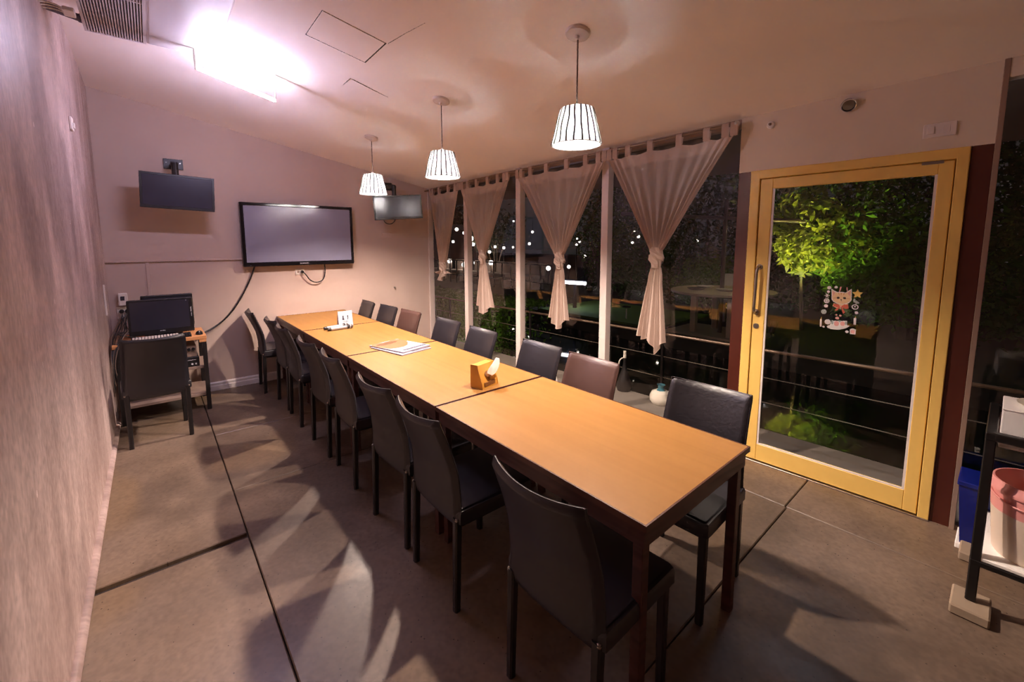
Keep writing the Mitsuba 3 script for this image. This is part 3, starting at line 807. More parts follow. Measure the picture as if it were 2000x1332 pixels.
# leaning wedge box: front face slopes; made as a prism along its width
ang = math.radians(-20)
fx = np.array([math.cos(ang), math.sin(ang)])
RB = trimesh.transformations.concatenate_matrices(trimesh.transformations.translation_matrix([1.478, 1.985, TZ]), trimesh.transformations.rotation_matrix(math.radians(14), [0, 0, 1]))
pr = sg.Polygon([(-0.045, 0.0), (0.045, 0.0), (0.040, 0.03), (0.014, 0.10), (0.004, 0.135), (-0.045, 0.135)])
BX = np.array([[0, 0, 1, -0.068], [-1, 0, 0, 0], [0, 1, 0, 0], [0, 0, 0, 1.0]])
obj('body', place(place(prism(pr, 0.136), BX), RB), 'bamboo', p)
sidep = sg.Polygon([(-0.047, 0.0), (0.047, 0.0), (0.042, 0.03), (0.016, 0.10), (0.006, 0.138), (-0.047, 0.138)])
for o in (-0.074, 0.068):
    B2 = BX.copy(); B2[0, 3] = o
    obj('side_panel', place(place(prism(sidep, 0.006), B2), RB), 'bamboo', p)
obj('window', place(box(-0.052, 0.045, -0.0455, -0.035, 0.012, 0.034), RB), 'bamboo_dark', p)
slot = sg.Point(0, 0).buffer(0.02)
slot = sa.scale(slot, 1.5, 1.0).union(sg.Polygon([(-0.014, -0.012), (0.014, -0.012), (0, -0.04)]))
sm = prism(slot, 0.002)
sm.apply_transform(trimesh.transformations.concatenate_matrices(RB, trimesh.transformations.translation_matrix([0, -0.0262, 0.076]), trimesh.transformations.rotation_matrix(math.radians(69.6), [1, 0, 0])))
obj('slot', sm, 'bamboo_dark', p)
rows = []
for i, t in enumerate(np.linspace(0, 1, 12)):
    w = 0.040 * math.sin(math.pi * min(1, 0.16 + t * 0.74)) + 0.003
    c = np.array([0.0 + 0.062 * t, -0.036 - 0.02 * math.sin(t * 2.2), 0.072 + 0.088 * t])
    for u in np.linspace(-1, 1, 9):
        rows.append(c + np.array([u * w * 0.8, -0.012 * (1 - u * u) + 0.004 * math.sin(5 * u + 6 * t), -u * w * 0.55]))
obj('tissue_sheet', place(trimesh.Trimesh(np.array(rows), grid_faces(12, 9), process=False), RB), 'tissue', p, smooth=True)

mags = [('magazine', 'white printed magazine lying under the colourful one', 1.500, 3.155, 12, 0.0, 'paper_white'), ('magazine', 'colourful magazine with orange cover lying on top of the white one', 1.515, 3.205, 16, 0.0075, 'cover_orange')]
for nm, lab, x, y, dg, z, mt in mags:
    p = thing(nm, lab, 'magazine')
    M = trimesh.transformations.concatenate_matrices(trimesh.transformations.translation_matrix([x, y, TZ + z]), trimesh.transformations.rotation_matrix(math.radians(dg), [0, 0, 1]))
    obj('pages', place(box(-0.145, 0.145, -0.205, 0.195, 0.0008, 0.0064), M), 'magazine_paper', p)
    obj('cover', place(cat(box(-0.148, 0.148, -0.208, 0.198, 0.0064, 0.0072), box(-0.148, 0.148, -0.208, 0.198, 0, 0.0008)), M), 'magazine_paper', p)
    if mt == 'cover_orange':
        blob = [sa.scale(sg.Point(a, b).buffer(0.04), sx, sy) for a, b, sx, sy in ((-0.08, 0.10, 2.2, 2.6), (0.03, 0.08, 2.4, 2.6), (0.09, 0.12, 1.8, 2.0), (-0.03, 0.0, 2.6, 1.6))]
        u = blob[0].union(blob[1]).union(blob[2]).union(blob[3]).intersection(sg.box(-0.147, -0.2, 0.147, 0.196))
        obj('cover_print', place(prism(u, 0.0004), M @ trimesh.transformations.translation_matrix([0, 0, 0.0072])), 'cover_orange', p)
        v = sg.box(-0.13, 0.13, 0.12, 0.185).difference(blob[0])
        obj('cover_print', place(prism(sa.scale(sg.Point(-0.02, 0.13).buffer(0.035), 3.0, 1.0), 0.0006), M @ trimesh.transformations.translation_matrix([0, 0, 0.0072])), 'cover_brown', p)
        obj('cover_title', place(prism(sg.box(-0.10, -0.17, 0.14, -0.145), 0.0004), M @ trimesh.transformations.translation_matrix([0, 0, 0.0072])), 'ink_dark', p)
    else:
        obj('cover_title', place(prism(sg.box(-0.02, -0.185, 0.14, -0.165), 0.0004), M @ trimesh.transformations.translation_matrix([0, 0, 0.0072])), 'ink_dark', p)

for i, (a, b, lab) in enumerate((((1.262, 4.235), (1.515, 4.245), 'silver microphone nearer the camera on the third table'), ((1.250, 4.315), (1.500, 4.345), 'silver microphone behind the other one, beside the white card'))):
    p = thing('microphone', lab, 'microphone', 'microphones on the table')
    a, b = np.array([*a, TZ + 0.017]), np.array([*b, TZ + 0.022])
    d = (b - a)
    obj('grip', cyl(a + d * 0.12, a + d * 0.74, 0.0165, 16), 'silver_mic', p, smooth=50)
    obj('tail', tube([a, a + d * 0.02, a + d * 0.13], [0.012, 0.0155, 0.0155], 16), 'black_plastic', p, smooth=50)
    obj('neck', tube([a + d * 0.74, a + d * 0.80], [0.0165, 0.02], 16), 'black_plastic', p, smooth=50)
    obj('band', cyl(a + d * 0.83, a + d * 0.86, 0.0245, 18), 'silver_mic', p, smooth=50)
    obj('head', ball(a + d * 0.90, 0.0225, 2), 'mic_mesh', p, smooth=True)
p = thing('table_card', 'small white folded card standing on the farthest table', 'card')
cx0, cy0 = 1.489, 4.40
obj('sheet', cat(hull([[1.415, cy0 - 0.03, TZ], [1.560, cy0 - 0.03, TZ], [1.415, cy0 - 0.004, TZ + 0.158], [1.560, cy0 - 0.004, TZ + 0.158], [1.415, cy0 - 0.028, TZ], [1.560, cy0 - 0.028, TZ], [1.415, cy0 - 0.002, TZ + 0.158], [1.560, cy0 - 0.002, TZ + 0.158]]),
                 hull([[1.415, cy0 + 0.03, TZ], [1.560, cy0 + 0.03, TZ], [1.415, cy0, TZ + 0.158], [1.560, cy0, TZ + 0.158], [1.415, cy0 + 0.028, TZ], [1.560, cy0 + 0.028, TZ], [1.415, cy0 - 0.002, TZ + 0.158], [1.560, cy0 - 0.002, TZ + 0.158]])), 'paper_white', p)
fig = [sg.Point(1.464, 0.106).buffer(0.007), sg.Polygon([(1.452, 0.07), (1.476, 0.07), (1.468, 0.1), (1.46, 0.1)]), sg.Point(1.512, 0.106).buffer(0.006), sg.box(1.507, 0.072, 1.517, 0.1), sg.box(1.46, 0.05, 1.515, 0.054)]
fm = cat(*[prism(q, 0.0006) for q in fig])
fm.apply_transform(np.array([[1, 0, 0, 0], [0, 0.163, -0.9866, cy0 - 0.0303], [0, 0.9866, 0.163, TZ], [0, 0, 0, 1.0]]))
obj('print', fm, 'ink_dark', p)

# ================================================================== CURTAINS
p = thing('curtain_rod', 'long metal curtain rod above the tall windows', 'curtain rod')
obj('rod', W(tube([[-0.075, 1.335, 2.425], [-0.075, 5.50, 2.335]], 0.012, 12)), 'rail_metal', p, smooth=50)
for s in (1.36, 3.60, 5.45):
    obj('bracket', W(cat(cyl([-0.075, s, 2.425 - 0.0217 * (s - 1.335)], [0.02, s, 2.43 - 0.0217 * (s - 1.335)], 0.008, 8), box(0.0, 0.004, s - 0.02, s + 0.02, 2.40 - 0.0217 * (s - 1.335), 2.46 - 0.0217 * (s - 1.335)))), 'rail_metal', p)
obj('finial', W(ball([-0.075, 1.332, 2.425], 0.02, 2)), 'chrome', p, smooth=True)
rod_z = lambda s: 2.425 - 0.0217 * (s - 1.335)


def curtain(idx, sL, sR, sK, zK, sB0, sB1, zB, lab, folds=11, tabs=7, tail_tip=0.5, seed=1):
    """sL far edge, sR near edge on the rod; knot at (sK, zK); tail from the knot to sB0..sB1 at zB."""
    r = np.random.default_rng(seed)
    p = thing('curtain', lab, 'curtain', 'knotted sheer curtains')
    u0 = -0.085
    nu, nv = 121, 34
    us = np.linspace(0, 1, nu)
    # folds gather at both edges
    w = us - 0.105 * np.sin(2 * np.pi * us)
    rows, hem = [], []
    ph = r.random() * 6
    ztop = np.array([rod_z(sL + (sR - sL) * x) - 0.068 for x in us])
    sag = 0.018 * np.abs(np.sin(np.pi * us * (tabs - 1)))
    vlist = np.r_[np.linspace(0, 0.115, 6), np.linspace(0.125, 1, nv - 6)]
    for v in vlist:
        conv = v ** 1.06
        half = 0.045
        e0 = sL + (sK + half - sL) * conv
        e1 = sR + (sK - half - sR) * conv
        bow = 0.05 * math.sin(math.pi * v)
        ss = e0 + (e1 - e0) * w
        ss = ss + (sK - ss) * bow * 0.6
        z = (ztop - sag * (1 - v) ** 3) * (1 - v) + (zK + 0.06) * v
        amp = (0.006 + 0.022 * v ** 0.7 * (1 - 0.25 * v)) * (0.45 + 0.55 * np.abs(2 * us - 1) + 0.4 * v ** 2)
        uu = u0 + amp * np.sin(2 * np.pi * folds * us + ph + 0.8 * np.sin(9 * us)) + 0.010 * np.sin(4 * np.pi * us + ph) * (1 - v) + 0.004 * np.sin(31 * us + 3 * v)
        rows.append(np.c_[uu, ss, z])
    V = np.vstack(rows)
    ntop = 6
    obj('header_band', W(trimesh.Trimesh(V[: nu * ntop], grid_faces(ntop, nu), process=False)), 'cloth', p, smooth=True)
    obj('panel', W(trimesh.Trimesh(V[nu * (ntop - 1):], grid_faces(nv - ntop + 1, nu), process=False)), 'sheer_cloth', p, smooth=True)
    # tabs over the rod
    for i in range(tabs):
        x = i / (tabs - 1)
        x = min(max(x, 0.02), 0.98)
        j = int(x * (nu - 1))
        sc = sL + (sR - sL) * w[j]
        hw = 0.024
        zr = rod_z(sc)
        path = [(-0.092, ztop[j] - 0.012), (-0.092, zr - 0.012), (-0.090, zr + 0.006), (-0.082, zr + 0.015), (-0.072, zr + 0.016), (-0.062, zr + 0.008), (-0.060, zr - 0.01), (-0.078, ztop[j] - 0.012)]
        vt = np.array([[u, sc + q, z] for u, z in path for q in (-hw, hw)])
        obj('tab', W(trimesh.Trimesh(vt, grid_faces(len(path), 2), process=False)), 'cloth', p, smooth=True)
    # the knot: a wrapped band over a gathered core
    th = np.linspace(0, 2 * np.pi * 1.35, 60)
    core = []
    for z, rr in ((0.085, 0.040), (0.06, 0.047), (0.03, 0.052), (0.0, 0.05), (-0.03, 0.046), (-0.06, 0.040), (-0.085, 0.036)):
        a = np.linspace(0, 2 * np.pi, 48, endpoint=False)
        q = rr * (1 + 0.10 * np.sin(9 * a + 20 * z) + 0.05 * np.sin(17 * a))
        core.append(np.c_[0.62 * q * np.cos(a) + u0, q * np.sin(a) + sK, np.full(48, zK + z)])
    obj('gather', W(trimesh.Trimesh(np.vstack(core), grid_faces(7, 48, True), process=False)), 'cloth', p, smooth=True)
    band = []
    nb = 44
    tt = np.linspace(0, 1, 72)
    for t in tt:
        a = 2 * np.pi * 1.25 * t + 2.2
        c = np.array([u0 + 0.036 * math.cos(a), sK + 0.052 * math.sin(a), zK + 0.045 - 0.085 * t + 0.018 * math.sin(a * 1.0)])
        out = np.array([math.cos(a) * 0.8, math.sin(a), 0.0])
        ra = 0.020 * (1 - 0.35 * abs(2 * t - 1) ** 4)
        for k in range(nb):
            b = 2 * np.pi * k / nb
            rr = ra * (1 + 0.13 * math.sin(6 * b + 5 * t) + 0.05 * math.sin(11 * b))
            band.append(c + out * rr * 0.75 * math.cos(b) + np.array([0, 0, 1]) * rr * 1.35 * math.sin(b))
    obj('knot', W(trimesh.Trimesh(np.array(band), grid_faces(72, nb, True), process=False)), 'cloth', p, smooth=True)
    # tail
    nt, nz = 97, 26
    ut = np.linspace(0, 1, nt)
    rows = []
    for v in np.linspace(0, 1, nz):
        e0 = (sK + 0.032) + (sB0 - sK - 0.032) * v ** 0.8
        e1 = (sK - 0.032) + (sB1 - sK + 0.032) * v ** 0.8
        if v < 0.25:
            k_ = 0.018 * math.sin(math.pi * v / 0.25)
            e0 += k_ * 0.4; e1 -= k_ * 0.4
        ss = e0 + (e1 - e0) * (ut + 0.02 * np.sin(4 * np.pi * ut))
        tip = 0.11 * np.exp(-((ut - tail_tip) / 0.20) ** 2) - 0.03 * np.sin(5 * np.pi * ut) * 0.4
        zb = zB + 0.07 - tip
        z = (zK - 0.05) * (1 - v) + zb * v
        amp = 0.010 + 0.016 * v
        uu = u0 + amp * np.sin(2 * np.pi * 5 * ut + 0.7 + 0.6 * np.sin(6 * ut) + 0.5 * v) + 0.006 * np.sin(2 * np.pi * 12 * ut + 1.0)
        rows.append(np.c_[uu, ss, z])
    Vt = np.vstack(rows)
    obj('tail', W(trimesh.Trimesh(Vt, grid_faces(nz, nt), process=False)), 'cloth', p, smooth=True)
    obj('hem', W(tube([Vt[(nz - 1) * nt + j] + np.array([-0.001, 0, 0.0]) for j in range(0, nt, 2)], 0.0022, 5)), 'cloth', p, smooth=True)


curtain(4, 2.385, 1.335, 1.900, 1.475, 2.078, 1.802, 0.72, 'sheer knotted curtain nearest the door, hanging longest', 12, 8, 0.72, 4)
curtain(3, 3.575, 2.423, 2.948, 1.420, 3.106, 2.836, 0.75, 'sheer knotted curtain in the third window from the far wall', 11, 8, 0.52, 3)
curtain(2, 4.640, 3.725, 4.185, 1.430, 4.336, 4.002, 0.75, 'sheer knotted curtain in the second window from the far wall', 10, 8, 0.45, 2)
curtain(1, 5.35, 4.68, 5.065, 1.275, 5.275, 4.892, 1.12, 'sheer curtain at the far corner, tied low with a short tail', 9, 6, 0.4, 1)

# ================================================================== STICKERS ON THE DOOR
SU = 0.0055


def SX(cx, cy):
    px, py = (cx - 630) / 10.25, (cy - 205) / 10.25
    return 0.683 - 0.00258 * px - 0.0001 * py, 1.318 - 0.00325 * py + 0.0001 * px


def stick(polys, layer=0):
    """Flat prints on the glass given in sheet coordinates."""
    out = []
    for q in polys:
        def mp(x, y, z=None):
            a, b = SX(np.asarray(x), np.asarray(y))
            return a, b
        import shapely.ops
        w = shapely.ops.transform(mp, q)
        m = prism(w if w.is_valid else w.buffer(0), 0.0006)
        m.apply_transform(np.array([[0, 0, -1, 0.0072 - 0.0004 - 0.0005 * layer], [1, 0, 0, 0], [0, 1, 0, 0], [0, 0, 0, 1.0]]))
        out.append(m)
    return W(cat(*out))


PG, PT = sg.Polygon, sg.Point


def ell(x, y, rx, ry):
    return sa.scale(PT(x, y).buffer(1.0, quad_segs=8), rx, ry)


p = thing('kitten_sticker', 'flat sticker of a kitten with a red bow in a wreath on the door glass', 'sticker')
head = PG([(430, 262), (470, 290), (545, 322), (600, 316), (660, 316), (710, 330), (770, 290), (822, 255), (828, 330), (828, 470), (790, 510), (740, 540), (640, 560), (560, 545), (480, 510), (440, 460), (438, 340)])
obj('outline', stick([head.buffer(8)]), 'sticker_white', p)
obj('head', stick([head.buffer(-6)], 1), 'sticker_cream', p)
obj('ear', stick([PG([(448, 290), (500, 330), (470, 400)])], 2), 'sticker_pink', p)
obj('ear', stick([PG([(806, 285), (752, 330), (800, 390)])], 2), 'sticker_pink', p)
obj('fur_stripes', stick([PG([(560, 330), (580, 330), (600, 380)]), PG([(615, 328), (640, 328), (630, 385)]), PG([(680, 330), (700, 335), (668, 380)]), PG([(460, 440), (530, 430), (528, 442)]), PG([(740, 430), (810, 440), (742, 442)])], 2), 'sticker_tan', p)
obj('eye', stick([ell(570, 430, 28, 22)], 2), 'sticker_dark', p)
obj('eye', stick([ell(698, 430, 28, 22)], 2), 'sticker_dark', p)
obj('nose', stick([PG([(612, 458), (652, 458), (634, 478)]), PG([(628, 476), (640, 476), (636, 500)])], 2), 'sticker_dark', p)
obj('chest', stick([PG([(480, 545), (640, 560), (770, 540), (790, 630), (700, 660), (560, 650), (460, 600)])], 0), 'sticker_cream', p)
wr = []
for i in range(46):
    a = rng.uniform(0, 2 * np.pi)
    rr = rng.uniform(0.5, 1)
    c = np.array([625 + 215 * rr * math.cos(a), 720 + 110 * rr * math.sin(a)])
    d = rng.uniform(0, 2 * np.pi)
    e = np.array([math.cos(d), math.sin(d)]) * rng.uniform(28, 48)
    n_ = np.array([-e[1], e[0]]) * 0.2
    wr.append(PG([c - e, c + n_, c + e, c - n_]))
obj('wreath', stick(wr, 1), 'sticker_green', p)
obj('bow', stick([PG([(480, 560), (560, 550), (630, 600), (560, 620), (480, 605)]), PG([(630, 600), (700, 555), (780, 560), (780, 640), (700, 640)]), PG([(590, 610), (625, 610), (560, 690), (500, 690)]), PG([(630, 610), (660, 620), (725, 715), (680, 745)])], 2), 'sticker_red', p)
obj('bow_knot', stick([ell(628, 600, 20, 22)], 3), 'sticker_pink', p)
obj('bauble', stick([ell(570, 840, 42, 28), ell(630, 785, 26, 20), ell(550, 775, 22, 16)], 2), 'sticker_pink', p)
obj('ribbon_loop', stick([PG([(600, 205), (635, 205), (600, 312), (575, 312)])], 0), 'sticker_pink', p)
obj('ribbon_loop', stick([PG([(720, 215), (750, 215), (755, 290), (735, 290)])], 0), 'sticker_pink', p)
obj('gift_tray', stick([PG([(360, 1020), (420, 990), (470, 900), (770, 880), (775, 970), (830, 975), (760, 1030), (600, 1078), (440, 1074), (370, 1050)]), ell(375, 930, 66, 52)], 0), 'sticker_white', p)
obj('gift_boxes', stick([ell(560, 950, 52, 52), ell(680, 945, 48, 46)], 1), 'sticker_pink', p)
obj('gift_holly', stick([ell(470, 930, 24, 44), ell(745, 930, 20, 36), ell(620, 900, 24, 20)], 1), 'sticker_grey', p)

dots = [(378, 233, 44, 35), (516, 218, 34, 26), (367, 312, 34, 26), (326, 605, 44, 34), (945, 708, 35, 28), (294, 1037, 26, 20), (775, 1098, 36, 27)]
words = ['top left of the kitten', 'above the left ear of the kitten', 'below the top left dot', 'left of the kitten bow', 'right of the wreath', 'lower left beside the gift tray', 'below the gift tray']
for (x, y, rx, ry), w_ in zip(dots, words):
    obj('dot_sticker', stick([ell(x, y, rx, ry)]), 'sticker_white', None, f'white round dot sticker on the door glass, {w_}', 'sticker', 'white dot stickers on the door')


def flake(x, y, r, arms=6, w=7):
    s = None
    for k in range(arms // 2):
        b = sa.rotate(sg.box(x - r, y - w, x + r, y + w), 180 / (arms // 2) * k, origin=(x, y))
        s = b if s is None else s.union(b)
    return s


obj('snowflake_sticker', stick([flake(340, 392, 52)]), 'sticker_white', None, 'thin white snowflake sticker left of the kitten ear', 'sticker')
obj('snowflake_sticker', stick([ell(336, 502, 60, 50).difference(ell(336, 502, 44, 34)).union(flake(336, 502, 50))]), 'sticker_white', None, 'ringed white snowflake sticker left of the kitten cheek', 'sticker')
obj('snowflake_sticker', stick([ell(284, 728, 58, 46).difference(ell(284, 728, 34, 24)).union(flake(284, 728, 56, 6, 6))]), 'sticker_grey', None, 'grey snowflake sticker left of the wreath', 'sticker')
star = PG([(945 + (100 if i % 2 == 0 else 46) * math.sin(math.pi * i / 5), 338 - (84 if i % 2 == 0 else 40) * math.cos(math.pi * i / 5)) for i in range(10)]).buffer(6)
obj('star_sticker', stick([star]), 'sticker_gold', None, 'gold star sticker right of the kitten ear', 'sticker')
p = thing('bauble_sticker', 'grey outlined bauble sticker with leaves, right of the kitten', 'sticker')
obj('ring', stick([ell(910, 595, 68, 52).difference(ell(910, 595, 48, 34)), ell(910, 590, 18, 16)]), 'sticker_white', p)
obj('sprig', stick([ell(890, 470, 22, 40), ell(930, 500, 24, 36), ell(965, 510, 26, 18)]), 'sticker_grey', p)
p = thing('candle_sticker', 'white candle sticker at the lower left of the kitten', 'sticker')
obj('wax', stick([sg.box(212, 885, 250, 1040)]), 'sticker_white', p)
obj('flame', stick([PG([(225, 878), (238, 830), (248, 878)])]), 'sticker_gold', p)
p = thing('candle_sticker', 'white candle sticker at the lower right of the kitten', 'sticker')
obj('wax', stick([sg.box(896, 812, 946, 946)]), 'sticker_white', p)
obj('flame', stick([PG([(916, 806), (930, 768), (942, 806)])]), 'sticker_gold', p)
p = thing('tag_sticker', 'pale pink gift tag sticker at the lower right of the kitten', 'sticker')
obj('tag', stick([PG([(830, 1040), (885, 1018), (948, 1040), (944, 1140), (832, 1140)])]), 'sticker_white', p)
obj('inner', stick([sg.box(848, 1056, 928, 1124)], 1), 'sticker_pink', p)

# ================================================================== TROLLEY CORNER, BOTTOM RIGHT
p = thing('serving_trolley', 'black steel serving trolley with white shelf at the right edge', 'trolley')
bx_, by_ = 2.63, 0.0
obj('frame', cat(box(2.61, 2.645, -0.60, 0.015, 0.775, 0.81, 0.004), box(3.09, 3.125, -0.60, 0.015, 0.775, 0.81, 0.004), box(2.61, 3.125, -0.02, 0.015, 0.776, 0.809, 0.004), box(2.61, 3.125, -0.60, -0.565, 0.776, 0.809, 0.004)), 'black_steel', p)
obj('shelf_rail', box(2.61, 2.645, -0.60, 0.015, 0.215, 0.24, 0.004), 'black_steel', p)
obj('shelf_rail', box(3.09, 3.125, -0.60, 0.015, 0.215, 0.24, 0.004), 'black_steel', p)
for x in (2.628, 3.108):
    for y in (-0.002, -0.583):
        obj('leg', box(x - 0.0165, x + 0.0165, y - 0.0165, y + 0.0165, 0.045, 0.78, 0.004), 'black_steel', p)
obj('shelf', box(2.615, 3.12, -0.598, 0.012, 0.24, 0.256, 0.003), 'sticker_white', p)
for i, (x, y) in enumerate(((2.628, -0.002), (3.108, -0.002), (2.628, -0.583))):
    where = ['nearest the door in view', 'behind, near the blue bin', 'at the near end'][i]
    b = thing('footing_block', f'rough stone block under the trolley leg, {where}', 'block', 'blocks under the trolley')
    obj('stone', box(x - 0.095, x + 0.075, y - 0.062, y + 0.058, 0, 0.045, 0.006), 'block_stone', b)
p = thing('dish_tray', 'white dish tray set inside the top frame of the black trolley', 'tray')
obj('basin', cat(box(2.65, 2.88, -0.56, -0.024, 0.745, 0.757, 0.003), box(2.65, 2.662, -0.56, -0.024, 0.755, 0.905, 0.003), box(2.65, 2.88, -0.036, -0.024, 0.755, 0.9052, 0.003), box(2.868, 2.88, -0.56, -0.024, 0.755, 0.905, 0.003), box(2.65, 2.88, -0.56, -0.548, 0.755, 0.9052, 0.003)), 'sticker_white', p)
obj('lid', box(2.648, 2.882, -0.562, -0.022, 0.905, 0.912, 0.003), 'sticker_white', p)
p = thing('white_plate', 'white plate lying on the lid of the dish tray', 'plate')
obj('dish', lathe([(0, 0.0), (0.06, 0.0), (0.11, 0.014), (0.112, 0.017), (0.06, 0.005), (0, 0.005)], 32, (2.765, -0.17, 0.912)), 'ceramic', p, smooth=40)
p = thing('plastic_bucket', 'cloudy plastic bucket with pink rim on the trolley shelf', 'bucket')
c = (2.775, -0.165, 0.257)
obj('body', lathe([(0, 0), (0.118, 0), (0.125, 0.01), (0.142, 0.20)], 40, c), 'cloudy_plastic', p, smooth=40)
obj('rim', lathe([(0.142, 0.20), (0.147, 0.285), (0.156, 0.287), (0.157, 0.30), (0.150, 0.31), (0.145, 0.33), (0.139, 0.33), (0.138, 0.20)], 40, c), 'pink_plastic', p, smooth=40)
hp = [[c[0] + 0.152 * math.cos(a), c[1] + 0.152 * math.sin(a), c[2] + 0.285 - 0.035 * math.sin((a - 1.2) / 1.0) ** 2] for a in np.linspace(1.2, 1.2 + math.pi, 30)]
obj('handle', tube(hp, 0.004, 8), 'pink_plastic', p, smooth=True)
p = thing('blue_bin', 'blue plastic bin on the floor by the hinge post', 'bin')
obj('tub', cat(hull([[x, y, z] for x, y, z in ((3.14, 0.06, 0.03), (3.30, 0.06, 0.03), (3.14, -0.40, 0.03), (3.30, -0.40, 0.03), (3.11, 0.085, 0.36), (3.31, 0.085, 0.36), (3.11, -0.43, 0.36), (3.31, -0.43, 0.36))])), 'blue_plastic', p)
obj('lip', box(3.10, 3.315, -0.44, 0.09, 0.35, 0.375, 0.004), 'blue_plastic', p)
obj('stand', box(3.12, 3.31, -0.42, 0.075, 0.0, 0.03, 0.004), 'sticker_white', p)

# ================================================================== OUTSIDE
obj('deck', W(box(0.076, 0.64, -3.0, 12.0, -0.12, -0.002, 0.002)), 'deck_stone', None, 'grey stone strip outside the windows', 'deck', kind='structure')
obj('eave', W(hull([[u, s, z] for s in (-3, 12) for u, z in ((0.08, 2.60), (1.1, 2.26), (0.08, 2.68), (1.1, 2.34))])), 'eave_board', None, 'dark boards of the eave outside', 'eave', kind='structure')
p = thing('garden_railing', 'low metal railing with thin wires outside the windows', 'railing')
RU = 0.655
obj('handrail', W(tube([[RU, -2.5, 0.69], [RU, 12, 0.66]], 0.014, 8)), 'rail_metal', p, smooth=40)
for z in (0.445, 0.228):
    obj('wire', W(tube([[RU, -2.5, z], [RU, 12, z]], 0.004, 6)), 'rail_wire', p)
for i, s in enumerate(np.arange(-1.6, 12, 1.9)):
    obj('post', W(box(RU - 0.012, RU + 0.012, s - 0.012, s + 0.012, -0.1, 0.69)), 'black_steel', p)
# ground, pond, lawn
obj('pond', box(3.9, 7.25, -6, 8.6, -0.5, -0.34), 'pond_water', None, 'dark still pond below the railing', 'pond', kind='structure')
bank = trimesh.Trimesh([[7.2, -8, -0.36], [7.2, 8.6, -0.36], [7.32, 8.6, -0.08], [7.32, -8, -0.08], [45, -8, 0.0], [45, 8.6, 0.0]], [[0, 2, 1], [0, 3, 2], [3, 5, 2], [3, 4, 5]])
obj('ground', cat(bank, box(3.9, 45, 8.6, 60, -0.5, -0.06), box(-20, 3.9, 12.0, 60, -0.5, -0.06)), 'soil', None, 'dark garden ground beyond the pond', 'ground', kind='structure')


def leaves(centers, normals, size, r, aspect=0.42, bend=0.25):
    n = len(centers)
    up = r.normal(size=(n, 3))
    nn = normals / (np.linalg.norm(normals, axis=1, keepdims=True) + 1e-9)
    t = up - nn * (up * nn).sum(1, keepdims=True)
    t /= np.linalg.norm(t, axis=1, keepdims=True) + 1e-9
    b = np.cross(nn, t)
    L = size * r.uniform(0.6, 1.25, n)[:, None]
    w = L * aspect
    V = np.stack([centers - t * L, centers + b * w + nn * L * bend * 0.5, centers + t * L - nn * L * bend, centers - b * w + nn * L * bend * 0.5], 1).reshape(-1, 3)
    i = np.arange(n)[:, None] * 4
    f = np.vstack([i + [0, 1, 3], i + [1, 2, 3]])
    return trimesh.Trimesh(V, f, process=False)


def bush(name, label, cx, cy, cz, rx, ry, rz, n, size, mat, seed, trunk=True, cat_='bush', group=None, clumps=14, z0=-0.06):
    r = np.random.default_rng(seed)
    p = thing(name, label, cat_, group)
    cc = r.normal(size=(clumps, 3))
    cc /= np.linalg.norm(cc, axis=1, keepdims=True)
    cc *= r.uniform(0.25, 0.85, (clumps, 1))
    k = r.integers(0, clumps, n)
    d = r.normal(size=(n, 3))
    d /= np.linalg.norm(d, axis=1, keepdims=True)
    q = cc[k] + d * (r.uniform(0.55, 1.0, (n, 1)) ** 0.5) * 0.42
    P = np.array([cx, cy, cz]) + q * np.array([rx, ry, rz])
    P[:, 2] = np.maximum(P[:, 2], z0 + 0.02)
    nrm = d + r.normal(size=(n, 3)) * 0.7 + np.array([0, 0, 0.4])
    obj('foliage', leaves(P, nrm, size, r), mat, p, kind='stuff')
    if trunk:
        br = []
        for j in range(6):
            e = np.array([cx, cy, cz]) + cc[j] * np.array([rx, ry, rz]) * 0.8
            b0 = np.array([cx + 0.06 * math.cos(j), cy + 0.06 * math.sin(j), z0])
            mid = (b0 + e) / 2 + np.array([0.1 * math.sin(j * 2), 0.1 * math.cos(j * 3), 0.15 * rz])
            br.append(tube(spline([b0, mid, e], 8), np.linspace(0.035, 0.008, 8) * (0.6 + 0.5 * rz), 6))
        obj('branch', cat(*br), 'pale_bark' if mat == 'leaf_grey' else 'bark', p, smooth=40)
    return p


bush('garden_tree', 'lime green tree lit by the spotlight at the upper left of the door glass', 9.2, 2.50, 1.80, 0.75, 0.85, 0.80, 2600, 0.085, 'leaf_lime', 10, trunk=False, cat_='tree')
obj('stem', tube([[9.4, 2.5, -0.06], [9.35, 2.55, 0.9], [9.2, 2.5, 1.7]], [0.03, 0.025, 0.012], 6), 'bark', 'garden_tree')
bush('garden_tree', 'tall dark leafy tree behind the middle of the glass door', 9.8, 1.1, 1.55, 1.2, 1.7, 1.9, 6500, 0.07, 'leaf_green', 11, cat_='tree')
bush('garden_tree', 'tall dark tree behind the right half of the door glass', 9.1, -0.4, 1.7, 1.1, 1.6, 2.1, 6500, 0.07, 'leaf_dark', 12, cat_='tree')
bush('garden_tree', 'dark tree seen through the rightmost window pane', 7.9, -2.6, 1.7, 1.3, 1.5, 2.0, 3600, 0.06, 'leaf_dark', 13, cat_='tree')
bush('garden_bush', 'round green bush beside the garden table', 10.0, 4.55, 0.55, 0.9, 0.95, 0.75, 3200, 0.06, 'leaf_green', 14)
bush('garden_tree', 'thin grey tree standing behind the garden table', 11.6, 4.1, 1.7, 1.3, 1.3, 1.4, 1500, 0.09, 'leaf_grey', 15, cat_='tree')
bush('garden_tree', 'dark tree seen beside the curtain nearest the door', 10.6, 6.4, 1.7, 1.4, 1.3, 1.8, 3600, 0.07, 'leaf_dark', 16, cat_='tree')
